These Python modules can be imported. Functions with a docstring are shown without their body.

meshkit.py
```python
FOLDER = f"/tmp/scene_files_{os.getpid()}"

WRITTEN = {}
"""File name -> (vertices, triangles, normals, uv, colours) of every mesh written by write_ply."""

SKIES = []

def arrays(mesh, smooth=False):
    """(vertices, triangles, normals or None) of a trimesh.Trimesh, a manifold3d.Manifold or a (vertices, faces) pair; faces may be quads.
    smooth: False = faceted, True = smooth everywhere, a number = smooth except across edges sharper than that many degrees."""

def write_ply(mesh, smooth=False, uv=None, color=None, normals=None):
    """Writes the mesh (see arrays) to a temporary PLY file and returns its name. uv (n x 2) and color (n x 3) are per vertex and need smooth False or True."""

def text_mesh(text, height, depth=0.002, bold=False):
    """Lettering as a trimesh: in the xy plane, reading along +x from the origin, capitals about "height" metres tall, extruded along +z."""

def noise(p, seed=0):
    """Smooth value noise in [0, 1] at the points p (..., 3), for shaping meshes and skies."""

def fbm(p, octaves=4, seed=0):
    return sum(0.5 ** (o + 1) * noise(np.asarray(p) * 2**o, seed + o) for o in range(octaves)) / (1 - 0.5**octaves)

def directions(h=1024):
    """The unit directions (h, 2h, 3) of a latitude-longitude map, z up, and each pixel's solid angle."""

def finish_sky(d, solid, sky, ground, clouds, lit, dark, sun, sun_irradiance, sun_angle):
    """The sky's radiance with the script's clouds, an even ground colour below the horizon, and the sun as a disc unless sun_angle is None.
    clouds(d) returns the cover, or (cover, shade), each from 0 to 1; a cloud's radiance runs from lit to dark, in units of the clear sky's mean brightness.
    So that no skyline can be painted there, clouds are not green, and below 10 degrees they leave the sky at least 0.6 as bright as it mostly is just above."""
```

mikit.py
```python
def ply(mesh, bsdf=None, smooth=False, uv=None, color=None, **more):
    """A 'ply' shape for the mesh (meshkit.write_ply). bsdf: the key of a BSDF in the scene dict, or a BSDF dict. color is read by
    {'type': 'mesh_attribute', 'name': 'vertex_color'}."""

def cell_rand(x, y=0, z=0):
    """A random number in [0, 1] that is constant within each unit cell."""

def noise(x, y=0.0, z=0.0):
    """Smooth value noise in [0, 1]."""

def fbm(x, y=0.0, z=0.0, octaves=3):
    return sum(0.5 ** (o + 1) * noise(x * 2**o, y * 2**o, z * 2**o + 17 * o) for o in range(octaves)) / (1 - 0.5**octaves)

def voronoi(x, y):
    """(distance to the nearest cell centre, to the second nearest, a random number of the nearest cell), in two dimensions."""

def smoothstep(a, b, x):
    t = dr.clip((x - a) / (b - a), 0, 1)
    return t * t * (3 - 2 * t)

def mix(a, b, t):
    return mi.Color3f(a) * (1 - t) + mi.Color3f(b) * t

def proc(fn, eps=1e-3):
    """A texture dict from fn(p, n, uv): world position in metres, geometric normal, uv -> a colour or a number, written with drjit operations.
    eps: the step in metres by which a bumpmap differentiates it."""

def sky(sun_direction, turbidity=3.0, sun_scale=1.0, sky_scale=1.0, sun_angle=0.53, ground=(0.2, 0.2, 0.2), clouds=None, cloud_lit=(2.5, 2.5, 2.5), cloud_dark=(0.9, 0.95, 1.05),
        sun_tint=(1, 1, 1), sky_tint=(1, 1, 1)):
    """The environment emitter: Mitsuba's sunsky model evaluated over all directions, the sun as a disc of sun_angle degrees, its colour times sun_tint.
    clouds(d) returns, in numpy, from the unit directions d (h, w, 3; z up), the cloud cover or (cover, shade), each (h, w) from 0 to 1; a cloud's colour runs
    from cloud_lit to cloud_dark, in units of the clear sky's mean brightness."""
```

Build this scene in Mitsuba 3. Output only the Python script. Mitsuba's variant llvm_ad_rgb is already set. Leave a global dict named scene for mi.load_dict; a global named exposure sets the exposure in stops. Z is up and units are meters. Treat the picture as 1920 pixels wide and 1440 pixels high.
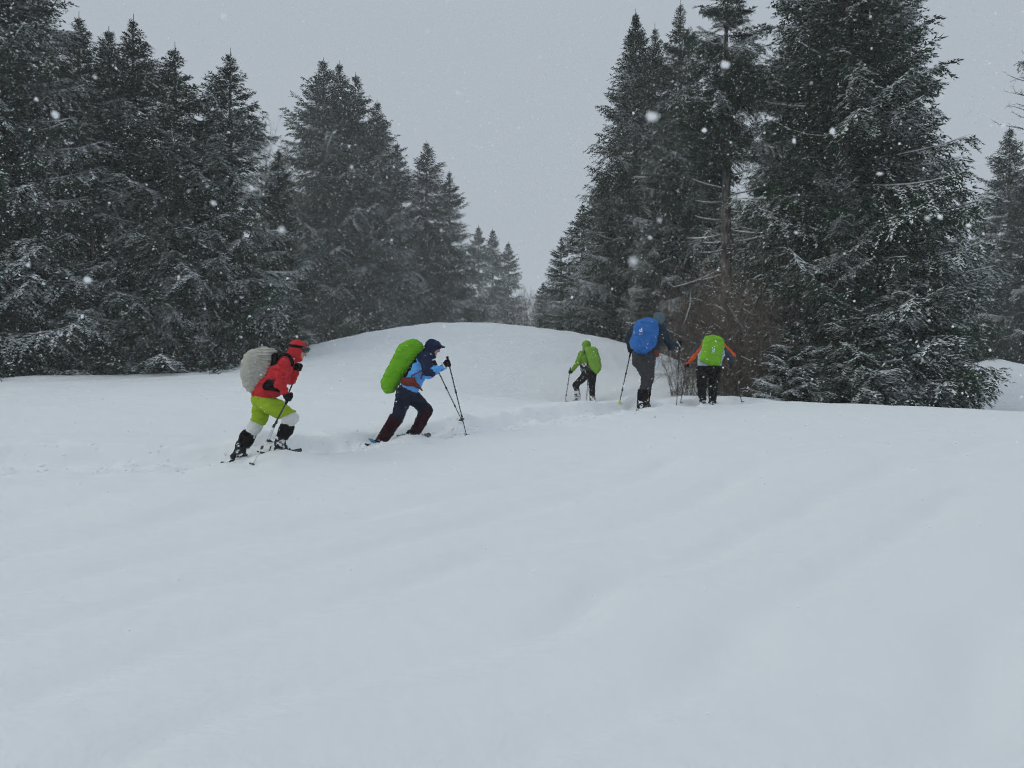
import math, numpy as np, trimesh, mitsuba as mi, mikit, meshkit
from scipy.interpolate import RBFInterpolator
from meshkit import fbm, noise

T = mi.ScalarTransform4f
scene, labels = {}, {}

# ------------------------------------------------------------------ camera, sky, exposure
FOCAL, EYE = 1442.0, 1.6          # focal length in photograph pixels, eye height in metres
FOV = 2 * math.degrees(math.atan(960 / FOCAL))
scene['haze_air'] = {'type': 'homogeneous', 'albedo': {'type': 'rgb', 'value': [0.95, 0.955, 0.96]}, 'sigma_t': 0.0016}
scene['camera'] = {'type': 'thinlens', 'fov': FOV, 'fov_axis': 'x', 'near_clip': 0.05, 'far_clip': 2000.0,
                   'aperture_radius': 0.0021, 'focus_distance': 14.0,
                   'to_world': T().look_at(origin=[0, 0, EYE], target=[0, 10, EYE], up=[0, 0, 1]),
                   'medium': {'type': 'ref', 'id': 'haze_air'}}


def cloud_cover(d):
    # a closed deck of snow cloud, thinner and brighter towards the zenith, as overcast skies are
    z = np.clip((d[..., 2] - 0.40) / 0.55, 0, 1)
    s = 1 - z * z * (3 - 2 * z) * 0.9 - 0.10 * fbm(d * 1.3 + 5, 3, seed=4)
    return np.ones(d.shape[:2]), s


scene['sky'] = mikit.sky([-0.78, -0.28, 0.5], turbidity=3, sun_scale=0.13, sun_angle=40, clouds=cloud_cover,
                         cloud_lit=(1.36, 1.53, 1.70), cloud_dark=(0.93, 1.045, 1.16), ground=(0.75, 0.75, 0.78), sun_tint=(0.84, 1.0, 1.16))
exposure = 2.14


# ------------------------------------------------------------------ helpers
def put(key, mesh, bsdf, smooth=True, color=None, to_world=None):
    d = mikit.ply(mesh, bsdf, smooth=smooth, color=color)
    if to_world is not None:
        d['to_world'] = to_world
    scene[key] = d
    return d


def numbered(name):
    n, key = 0, name
    while key in labels or key in scene:
        n += 1
        key = f'{name}_{n:03d}'
    return key


def part_key(parent, name):
    return numbered(parent + '__' + name)


def say(key, label, category, group=None, kind=None):
    d = {'label': label, 'category': category}
    if group:
        d['group'] = group
    if kind:
        d['kind'] = kind
    labels[key] = d


def at(px, py, d):
    return np.array([(px - 960) / FOCAL * d, d, EYE + (720 - py) / FOCAL * d])


def unit(v):
    v = np.asarray(v, float)
    return v / np.maximum(np.linalg.norm(v, axis=-1, keepdims=True), 1e-12)


def tubes(P, R, sides=3):
    """Many tubes at once: P (n, k, 3) paths, R (n, k) radii -> (vertices, faces)."""
    P, R = np.asarray(P, float), np.asarray(R, float)
    n, k = R.shape
    tan = unit(np.gradient(P, axis=1))
    ref = np.where(np.abs(tan[..., 2:3]) < 0.9, [0, 0, 1.0], [1.0, 0, 0])
    a = unit(np.cross(tan, ref))
    b = np.cross(tan, a)
    ang = np.arange(sides) * 2 * np.pi / sides
    V = P[:, :, None] + R[:, :, None, None] * (np.cos(ang)[:, None] * a[:, :, None] + np.sin(ang)[:, None] * b[:, :, None])
    idx = np.arange(n * k * sides).reshape(n, k, sides)
    q = np.stack([idx[:, :-1], np.roll(idx, -1, 2)[:, :-1], np.roll(idx, -1, 2)[:, 1:], idx[:, 1:]], -1).reshape(-1, 4)
    F = np.vstack([q[:, [0, 1, 2]], q[:, [0, 2, 3]]])
    return V.reshape(-1, 3), F[:, ::-1]


def join(*vf):
    vs, fs, o = [], [], 0
    for v, f in vf:
        vs.append(np.asarray(v)); fs.append(np.asarray(f) + o); o += len(v)
    return np.vstack(vs), np.vstack(fs)


def curve(points, n=14):
    P = np.asarray(points, float)
    t = np.linspace(0, 1, len(P))
    from scipy.interpolate import CubicSpline, interp1d
    f = CubicSpline(t, P) if len(P) > 2 else interp1d(t, P, axis=0)
    return f(np.linspace(0, 1, n))


def lerp(a, b, t):
    return a + (b - a) * t


def sstep(a, b, x):
    t = np.clip((x - a) / (b - a), 0, 1)
    return t * t * (3 - 2 * t)


# ------------------------------------------------------------------ materials
def diffuse(name, rgb, two=True):
    m = {'type': 'diffuse', 'reflectance': {'type': 'rgb', 'value': list(rgb)}}
    scene[name] = {'type': 'twosided', 'bsdf': m} if two else m


def cloth(name, rgb, rough=0.75, spec=0.3, fn=None, bump=None, sheen=0.0):
    col = mikit.proc(fn) if fn else {'type': 'rgb', 'value': list(rgb)}
    m = {'type': 'principled', 'base_color': col, 'roughness': rough, 'specular': spec}
    if sheen:
        m['sheen'] = sheen
    if bump:
        m = {'type': 'bumpmap', 'arbitrary': mikit.proc(bump[0], eps=bump[2] if len(bump) > 2 else 2e-3), 'scale': bump[1], 'bsdf': m}
    scene[name] = {'type': 'twosided', 'bsdf': m}


def snow_grain(p, n, uv):
    return mikit.fbm(p.x * 9, p.y * 9, p.z * 9, 3) + 0.35 * mikit.noise(p.x * 70, p.y * 70, p.z * 70) + 0.12 * mikit.noise(p.x * 230, p.y * 230, p.z * 230)


scene['mat_snow'] = {'type': 'twosided', 'bsdf': {'type': 'bumpmap', 'arbitrary': mikit.proc(snow_grain, eps=3e-3), 'scale': 0.012,
                     'bsdf': {'type': 'diffuse', 'reflectance': {'type': 'rgb', 'value': [0.80, 0.828, 0.855]}}}}
diffuse('mat_snow_branch', (0.84, 0.865, 0.89))
scene['mat_needles'] = {'type': 'twosided', 'bsdf': {'type': 'diffuse', 'reflectance': {'type': 'mesh_attribute', 'name': 'vertex_color'}}}


def bark_colour(p, n, uv):
    v = mikit.fbm(p.x * 14, p.y * 14, p.z * 4, 4)
    return mikit.mix((0.05, 0.045, 0.042), (0.17, 0.155, 0.145), mikit.smoothstep(0.3, 0.75, v))


def bark_bump(p, n, uv):
    return mikit.fbm(p.x * 20, p.y * 20, p.z * 6, 3)


scene['mat_bark'] = {'type': 'twosided', 'bsdf': {'type': 'bumpmap', 'arbitrary': mikit.proc(bark_bump, eps=4e-3), 'scale': 0.03,
                     'bsdf': {'type': 'diffuse', 'reflectance': mikit.proc(bark_colour)}}}
diffuse('mat_twig_brown', (0.13, 0.105, 0.086))
diffuse('mat_twig_grey', (0.12, 0.11, 0.11))
diffuse('mat_dead_wood', (0.13, 0.12, 0.115))
# ------------------------------------------------------------------ the snow-covered ground, one sheet
CONTROL = [  # photograph x, y and distance: points of the snow surface
    (0, 1440, 3.2), (640, 1440, 3.2), (1280, 1440, 3.2), (1920, 1440, 3.2),
    (0, 1120, 5.2), (640, 1110, 5.2), (1280, 1095, 5.2), (1920, 1085, 5.2),
    (0, 960, 7.9), (500, 955, 7.6), (960, 945, 7.6), (1450, 930, 7.6), (1920, 915, 7.8),
    (0, 885, 9.6), (240, 880, 9.8), (440, 872, 10.0), (530, 853, 10.3), (640, 850, 10.8), (715, 838, 11.4), (780, 823, 11.9),
    (880, 822, 11.6), (880, 806, 12.6), (1000, 785, 13.2), (1100, 775, 13.6), (1204, 773, 14.0), (1270, 768, 14.6), (1325, 767, 16.0), (1395, 759, 16.2),
    (1000, 850, 10.3), (1200, 840, 10.3), (1450, 820, 10.4), (1700, 830, 10.2), (1920, 838, 10.2),
    (1450, 754, 15.8), (1540, 756, 15.2), (1650, 760, 14.8), (1760, 764, 14.2), (1880, 771, 13.6), (2060, 782, 13.0),
    (1450, 768, 18.5), (1560, 790, 18.5), (1700, 790, 18.5), (1850, 793, 18.5),
    (1450, 770, 24), (1650, 780, 24), (1850, 766, 24), (1950, 765, 24),
    (1780, 690, 38), (1830, 684, 40), (1850, 671, 40), (1880, 676, 40), (1915, 692, 40), (2000, 690, 40), (1850, 684, 47), (1915, 690, 52),
    (0, 800, 12.4), (300, 800, 12.4), (600, 800, 13.0), (0, 740, 17), (300, 738, 17), (560, 735, 16.5), (760, 745, 16),
    (0, 706, 22), (120, 704, 22), (250, 706, 22), (380, 698, 23), (470, 681, 26), (560, 658, 29), (620, 640, 31), (700, 623, 33), (780, 613, 35), (870, 610, 36),
    (960, 617, 36.5), (1040, 627, 36), (1100, 640, 36), (1180, 653, 35), (1230, 660, 29),
    (0, 712, 30), (250, 712, 30), (470, 700, 36), (620, 668, 42), (780, 640, 46), (870, 630, 50), (960, 634, 50), (1060, 640, 48), (1200, 660, 40),
    (800, 660, 25), (950, 668, 25), (1060, 678, 25), (1150, 690, 25), (1230, 705, 23), (1290, 722, 21.5),
    (960, 750, 16.5), (1040, 757, 17.5), (1100, 759, 18.5), (1060, 757, 21), (1110, 759, 21), (1180, 757, 19), (1260, 748, 19), (1320, 752, 19.5), (1400, 748, 21),
    (1300, 700, 27), (1400, 730, 30), (1600, 745, 32), (1750, 735, 32),
]
c = np.array([at(*p) for p in CONTROL])
far = [(-220, 60, 3.5), (-120, 140, 5), (0, 110, 5.2), (30, 160, 5.0), (120, 140, 5.5), (220, 60, 4), (0, 260, 6), (-200, 260, 6), (200, 260, 6), (-60, 60, 3), (60, 70, 3.4), (-25, 70, 4.6), (8, 75, 4.8),
       (-45, 15, 0.9), (45, 15, 0.9), (-30, 0, 0), (30, 0, 0), (0, 0, -0.05), (0, -60, -2), (-200, -60, -2), (200, -60, -2), (-10, 1.5, -0.1), (10, 1.5, -0.1), (-80, 25, 2.0), (80, 30, 1.8)]
c = np.vstack([c, far])
_rbf = RBFInterpolator(c[:, :2] / 20, c[:, 2], kernel='thin_plate_spline', smoothing=2e-5)
TRAIL = np.array([(-13, 9.4), (-9, 9.55), (-6.5, 9.75), (-4.6, 9.85), (-3.5, 10.0), (-2.6, 10.75), (-1.7, 11.45), (-0.6, 12.15), (0.4, 12.75), (1.3, 13.3), (2.3, 14.0), (3.2, 15.0), (4.0, 16.0), (4.4, 16.5)])
_tl = []
for a, b in zip(TRAIL[:-1], TRAIL[1:]):
    n = max(2, int(np.linalg.norm(b - a) / 0.1))
    _tl += [a + (b - a) * k / n for k in range(n)]
TRAIL_PTS = np.array(_tl)
from scipy.spatial import cKDTree
_trail_tree = cKDTree(TRAIL_PTS)


# where boots and pole tips press into the snow: x, y, height of the snow there
FOOT = np.array([(-3.25, 9.58, .575), (-3.32, 10.45, .74), (-2.96, 10.13, .70), (-3.09, 9.97, .715), (-3.52, 10.14, .615), (-3.59, 9.94, .60), (-.67, 11.55, .80), (-.78, 12.25, .96), (-1.9, 11.56, .67), (-2.01, 11.38, .70),
                 (-1.41, 11.7, .80), (-1.54, 11.55, .81), (1.44, 20.95, 1.05), (2.06, 21.3, 1.06), (1.68, 21.1, 1.08), (1.84, 21.0, 1.09), (2.16, 21.18, 1.09), (2.21, 21, 1.09), (2.97, 13.9, 1.19), (1.99, 14.3, 1.22),
                 (2.41, 14.16, 1.15), (2.31, 13.9, 1.14), (2.48, 14.34, 1.19), (3.52, 16.1, 1.19), (4.93, 16.45, 1.19), (4.02, 16.18, 1.12), (3.93, 15.92, 1.10), (4.25, 16.28, 1.15), (4.16, 16.02, 1.13)])
FOOT[:, 2] += np.where(FOOT[:, 1] < 18, 0.028, 0)
FOOT_S, _foot_w = 0.26, np.zeros(0)
_foot_tree = cKDTree(FOOT[:, :2])


def ground_z(x, y, detail=True):
    x, y = np.broadcast_arrays(np.asarray(x, float), np.asarray(y, float))
    q = np.stack([x.ravel(), y.ravel()], 1)
    z = np.concatenate([_rbf(q[i:i + 40000] / 20) for i in range(0, len(q), 40000)])
    if detail:
        X, Y = q[:, 0], q[:, 1]
        p3 = np.stack([X, Y, X * 0], 1)
        near = 1 - sstep(30, 60, np.hypot(X, Y))
        # wind drifts: long low ripples that run away to the right
        wx = 1.6 * (fbm(p3 * 0.22 + 3, 3, seed=11) - 0.5)
        v = -0.66 * X + 0.75 * Y + wx * 1.6
        env = sstep(0.22, 0.55, fbm(p3 * np.array([0.16, 0.2, 1]) + 9, 3, seed=5)) * (1 - sstep(9.5, 11.5, Y))
        s = v / 1.15 + 0.45 * fbm(p3 * 0.5 + 1, 2, seed=17)
        rip = 0.5 - 0.5 * np.cos(2 * np.pi * (s + 0.11 * np.sin(2 * np.pi * s)))
        z = z + near * env * 0.075 * rip
        # soft undulation and fine relief
        z = z + near * (0.085 * (fbm(p3 * np.array([0.30, 0.45, 1]), 3, seed=2) - 0.5) + 0.035 * (fbm(p3 * np.array([0.9, 1.7, 1]) + 7, 3, seed=3) - 0.5))
        w2 = -0.45 * X + 0.9 * Y
        p4 = np.stack([X * 0.35 + w2 * .1, w2 * 2.2, X * 0], 1)
        z = z + near * sstep(13, 18, Y) * 0.16 * (fbm(p4, 3, seed=8) - 0.5)
        # the trodden trail
        d, it = _trail_tree.query(q)
        beyond = (Y > TRAIL_PTS[it, 1])
        on = (1 - sstep(0.12, 0.42, d))
        lip = np.exp(-((d - 0.48) / 0.16) ** 2)
        rough = fbm(np.stack([X * 5, Y * 5, X * 0], 1), 4, seed=21) - 0.5
        rough = rough * (0.45 + 0.55 * sstep(-5.5, -4.0, X))
        lump = (0.3 + 0.7 * sstep(-5.5, -4.0, X)) * np.abs(noise(np.stack([X * 9, Y * 9, X * 0], 1), seed=23) - 0.5)
        fade = sstep(-13, -7, X)
        bank = sstep(0.22, 0.5, d) * (1 - sstep(0.7, 2.2, d)) * np.where(beyond, 0.19, 0.045)
        z = z + fade * (bank + on * (-0.03 + 0.16 * rough + 0.08 * lump) + lip * (0.022 + 0.10 * rough))
        # scattered shallow prints beside the trail
        d2 = np.clip(d / 1.6, 0, 1)
        pr = sstep(0.60, 0.75, noise(np.stack([X * 2.6, Y * 2.6, X * 0], 1), seed=31)) * (1 - d2)
        z = z - fade * 0.04 * pr
    if detail and len(_foot_w):
        near_f = np.nonzero(_foot_tree.query(q)[0] < 1.3)[0]
        dd = ((q[near_f, None] - FOOT[None, :, :2]) ** 2).sum(-1)
        z[near_f] += np.exp(-dd / (2 * FOOT_S ** 2)) @ _foot_w
    return z.reshape(x.shape)


_k = np.exp(-((FOOT[:, None, :2] - FOOT[None, :, :2]) ** 2).sum(-1) / (2 * FOOT_S ** 2))
_foot_w = np.linalg.solve(_k + 0.02 * np.eye(len(FOOT)), FOOT[:, 2] - ground_z(FOOT[:, 0], FOOT[:, 1]))


def gz(x, y):
    return float(ground_z(np.array([x]), np.array([y]))[0])


def grow(a, b, step, ratio, cap=9.0):
    out, s = [a], step
    sign = 1 if b > a else -1
    while (b - out[-1]) * sign > s:
        out.append(out[-1] + sign * s)
        s = min(s * ratio, cap)
    return out + [b]


gx = np.array(sorted(set(grow(-7, -230, 0.06, 1.05)[1:] + list(np.arange(-7, 7.001, 0.06)) + grow(7, 230, 0.06, 1.05)[1:])))
gy = np.array(sorted(set(grow(2.0, -70, 0.1, 1.2)[1:] + list(np.arange(2.0, 9.2, 0.09)) + list(np.arange(9.2, 17.2, 0.052)) + grow(17.2, 300, 0.09, 1.04)[0:])))
GX, GY = np.meshgrid(gx, gy)
GZ = ground_z(GX, GY)
idx = np.arange(GX.size).reshape(GX.shape)
quads = np.stack([idx[:-1, :-1], idx[:-1, 1:], idx[1:, 1:], idx[1:, :-1]], -1).reshape(-1, 4)
put('snow_ground', (np.stack([GX, GY, GZ], -1).reshape(-1, 3), quads), 'mat_snow', smooth=True)
print('ground tris', len(quads) * 2)
labels['snow_ground'] = {'label': 'smooth snow-covered hillside with soft wind drifts and a trodden trail', 'category': 'snow ground', 'kind': 'structure'}
# ------------------------------------------------------------------ spruces
UP = np.array([0, 0, 1.0])


def kites(B, D, N, L, W, fold=0.35):
    """Leaf-shaped sprays: base B, direction D, normal N, length L, width W -> vertices, faces (two triangles each)."""
    S = unit(np.cross(D, N))
    tip = B + D * L[:, None]
    mid = B + D * (0.45 * L)[:, None] - N * (fold * W)[:, None]
    V = np.stack([B, mid + S * (W / 2)[:, None], tip, mid - S * (W / 2)[:, None]], 1)
    k = np.arange(len(B))[:, None] * 4
    F = np.stack([k + [0, 1, 2], k + [0, 2, 3]], 1).reshape(-1, 3)
    return V.reshape(-1, 3), F


def spruce(seed, H, R, clear=0.25, per_m=17, fine=1.0, snow=0.35, power=0.8, droop=1.0, ragged=0.3, upturn=1.0, dead_to=None, lean=0.0, base_wide=0.0, low_taper=0.12):
    """(trunk, needles with colours, snow) of one spruce standing at the origin. fine: spacing and size of the sprays."""
    r = np.random.default_rng(seed)
    ztop = H
    nb = int((H - clear) * per_m * 1.35)
    wh = max(6, int((H - clear) / 0.42))
    tq = r.random(nb)
    tq = np.where(r.random(nb) < 0.5, tq, tq ** 1.7)
    zb = H - (H - clear) * (np.floor(tq * wh) + 0.5 + r.normal(0, 0.30, nb)) / wh
    zb = np.clip(zb, clear, H - 0.12)
    t = (H - zb) / (H - clear)
    L = R * t ** power * (1 - low_taper * sstep(0.8, 1.0, t) + base_wide * sstep(0.85, 1, t)) * r.uniform(1 - ragged, 1.05, nb) + 0.04
    L = L * lerp(0.55, 1.0, sstep(0.0, 0.22, t))
    az = r.uniform(0, 2 * np.pi, nb)
    bs = r.random(nb)
    heavy = (bs > 1 - 0.55 * snow) & (t > 0.15)
    lobe = 1 + 0.08 * np.sin(2 * az + seed) + 0.06 * np.sin(3 * az + 2.1 * seed + zb * 0.7)
    L = L * lobe * np.where(heavy, 1.03, 0.98)
    a = np.interp(t, [0, 0.08, 0.3, 0.6, 1], [1.3, 0.7, 0.10, -0.30 * droop, -0.42 * droop]) + r.normal(0, 0.10, nb)
    b = np.interp(t, [0, 0.1, 0.4, 1], [0.0, 0.05, 0.22, 0.36]) * upturn + r.normal(0, 0.05, nb)
    er = np.stack([np.cos(az), np.sin(az), az * 0], 1)
    et = np.stack([-np.sin(az), np.cos(az), az * 0], 1)
    sway = r.normal(0, 0.12, nb)
    base = np.stack([lean * zb, zb * 0, zb], 1)

    def on_branch(i, s):
        Li = L[i]
        return base[i] + er[i] * (Li * s)[:, None] + et[i] * (Li * sway[i] * s * s)[:, None] + UP * (Li * (a[i] * s + b[i] * s * s))[:, None]

    # trunk and limbs
    zs = np.linspace(-0.6, H, 22)
    rad = 0.016 * H * (1 - np.clip(zs, 0, H) / H) ** 0.8 + 0.012 + 0.05 * np.exp(-np.clip(zs, 0, 9) * 3)
    wob = 0.02 * H / 10 * np.stack([np.sin(zs * 0.9 + seed), np.cos(zs * 0.7 + seed)], 1)
    tr = tubes(np.dstack([lean * zs + wob[:, 0] * 0.3, wob[:, 1] * 0.3, zs]).reshape(1, -1, 3), rad[None], 9)
    ss = np.linspace(0, 0.95, 6)
    bi = np.repeat(np.arange(nb), 6)
    bp = on_branch(bi, np.tile(ss, nb)).reshape(nb, 6, 3)
    br = (0.006 + 0.009 * L[:, None]) * (1 - ss[None] * 0.8)
    wood = join(tr, tubes(bp, br, 3))
    # side twigs
    nt = np.ceil(L / (0.065 * fine)).astype(int) + 3
    i = np.repeat(np.arange(nb), nt)
    m = len(i)
    k = np.arange(m) - np.repeat(np.cumsum(nt) - nt, nt)
    s = 0.10 + 0.90 * (k + r.uniform(0, 1, m)) / nt[i]
    s = np.clip(s, 0.06, 1)
    side = np.where(k % 2 == 0, 1.0, -1.0)
    tl = (0.40 * L[i] * np.clip(1.04 - s, 0, 1) ** 0.7 * sstep(-0.15, 0.35, s) + 0.05 + 0.10 * sstep(0.0, 0.16, t[i])) * r.uniform(0.6, 1.2, m)
    tl = np.minimum(tl, 0.95)
    slope = a[i] + 2 * b[i] * s
    ax = unit(er[i] + et[i] * (2 * sway[i] * s)[:, None] + UP * slope[:, None])
    phi = np.radians(r.normal(52, 12, m)) * np.where(s > 0.97, 0.3, 1)
    hang = (0.15 + 0.50 * droop * sstep(0.1, 0.7, t[i])) * r.uniform(0.3, 1.5, m)
    td = unit(ax * np.cos(phi)[:, None] + et[i] * (side * np.sin(phi))[:, None] - UP * hang[:, None])
    tb = on_branch(i, s)
    tn = unit(np.cross(np.cross(td, UP), td) + 1e-6)
    # sprays along each twig
    ne = np.ceil(tl / (0.037 * fine)).astype(int) + 1
    j = np.repeat(np.arange(m), ne)
    q = len(j)
    kk = np.arange(q) - np.repeat(np.cumsum(ne) - ne, ne)
    u = np.clip((kk + r.uniform(0.2, 1.0, q)) / ne[j], 0, 1)
    sd = np.where(kk % 2 == 0, 1.0, -1.0)
    th = np.radians(r.normal(38, 12, q)) * np.where(u > 0.9, 0.25, 1)
    cr = unit(np.cross(td[j], tn[j]))
    D = unit(td[j] * np.cos(th)[:, None] + cr * (sd * np.sin(th))[:, None] + r.normal(0, 0.16, (q, 3)) - UP * (0.10 * r.random(q) + 0.25 * u * hang[j])[:, None])
    B = tb[j] + td[j] * (tl[j] * u)[:, None] - UP * (0.22 * tl[j] * u * u)[:, None] + r.normal(0, 0.008, (q, 3))
    N = unit(tn[j] + r.normal(0, 0.35, (q, 3)))
    EL = 0.15 * fine ** 0.7 * r.uniform(0.65, 1.25, q) * (1 - 0.25 * u) * lerp(0.55, 1.0, sstep(0.0, 0.12, t[i[j]]))
    EW = EL * 0.31 * fine ** 0.3
    V, F = kites(B, D, N, EL, EW)
    # leader sprays at the top
    n2 = int(60 / fine)
    dtip = 0.75 * r.random(n2) ** 0.8
    B2 = np.stack([lean * H + 0 * dtip, 0 * dtip, H + 0.12 - dtip], 1)
    a2 = r.uniform(0, 2 * np.pi, n2)
    D2 = unit(np.stack([np.cos(a2), np.sin(a2), r.uniform(0.5, 1.6, n2)], 1))
    V2, F2 = kites(B2, D2, unit(r.normal(0, 1, (n2, 3))), (0.06 + 0.22 * dtip) * r.uniform(.7, 1.3, n2) * fine ** .5, (0.018 + .02 * dtip) * fine ** .5)
    V3, F3 = tubes(np.array([[[lean * H, 0, H - .5], [lean * H, 0, H + .28]]]), np.array([[.014, .008]]) * fine, 4)
    V2, F2 = join((V2, F2), (V3, F3))
    # needle colour: blue-green to olive, young tips a little lighter, some sprays rimed grey
    base_c = lerp(np.array([0.009, 0.030, 0.021]), np.array([0.024, 0.047, 0.020]), noise(B * 1.1, seed=seed)[:, None])
    base_c = base_c * r.uniform(0.65, 1.35, (q, 1))
    rime = (r.random(q) < 0.02 + 0.05 * snow) * r.uniform(0.2, 0.8, q)
    base_c = lerp(base_c, np.array([0.26, 0.27, 0.28]), rime[:, None])
    C = np.vstack([np.repeat(base_c, 4, 0), np.tile([0.022, 0.03, 0.025], (len(V2), 1))])
    needles = join((V, F), (V2, F2))
    # snow caught on the upper side of the sprays, in patches, and along the limbs
    patch = fbm(tb * np.array([0.9, 0.9, 1.4]) + seed * 3.3, 3, seed=seed + 1)
    laden = np.where(bs > 1 - 0.55 * snow, 1.0, 0.0) * sstep(0.10, 0.3, t)
    lt = laden[i] * sstep(0.12, 0.4, s) * sstep(0.30, 0.46, patch + 0.06)
    light = sstep(0.35, 0.8, s) * sstep(0.42, 0.62, patch) * sstep(0.0, 0.3, t[i])
    pt = np.clip(0.88 * lt + 0.44 * snow * light, 0, 0.92)
    ps = pt[j] * np.where(r.random(m) < 0.35 + 0.6 * pt, 1.0, 0.25)[j] + 0.025 * snow
    on = np.nonzero(r.random(q) < ps)[0]
    lift = UP * 0.012 + np.zeros((len(on), 3))
    Ns = unit(N[on] * 0.4 + UP)
    Ds = unit(D[on] * np.array([1, 1, 0.8]))
    SV, SF = kites(B[on] + lift + r.normal(0, 0.006, (len(on), 3)), Ds, Ns, EL[on] * r.uniform(0.6, 1.05, len(on)), EW[on] * r.uniform(0.8, 1.5, len(on)) * (1 + 0.15 * lt[j[on]]), fold=0.25)
    parts = [(SV, SF)]
    nbs = np.nonzero((bs > 1 - 0.55 * snow - 0.08) & (L > 0.4) & (t > 0.10))[0]
    if len(nbs):
        s2 = np.linspace(0.25, 0.98, 9)
        P = on_branch(np.repeat(nbs, 9), np.tile(s2, len(nbs))).reshape(-1, 9, 3)
        P = P + UP * (0.012 + br[nbs].mean(1)[:, None, None]) + r.normal(0, 0.008, P.shape)
        cover = sstep(0.38, 0.6, fbm(P.reshape(-1, 3) * 1.6 + seed, 3, seed=seed + 5)).reshape(-1, 9)
        parts.append(tubes(P, 0.004 + 0.030 * snow ** 0.4 * cover * np.sin(np.linspace(0.25, 2.9, 9))[None], 3))
    return wood, needles, C, join(*parts)


VARIANT = {}


def variant(name, *a, **k):
    if name not in VARIANT:
        w, n, C, sn = spruce(*a, **k)
        VARIANT[name] = (mikit.ply(w, 'mat_bark', smooth=True), mikit.ply(n, 'mat_needles', smooth=False, color=C), mikit.ply(sn, 'mat_snow_branch', smooth=False), a[1])
    return VARIANT[name]


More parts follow.
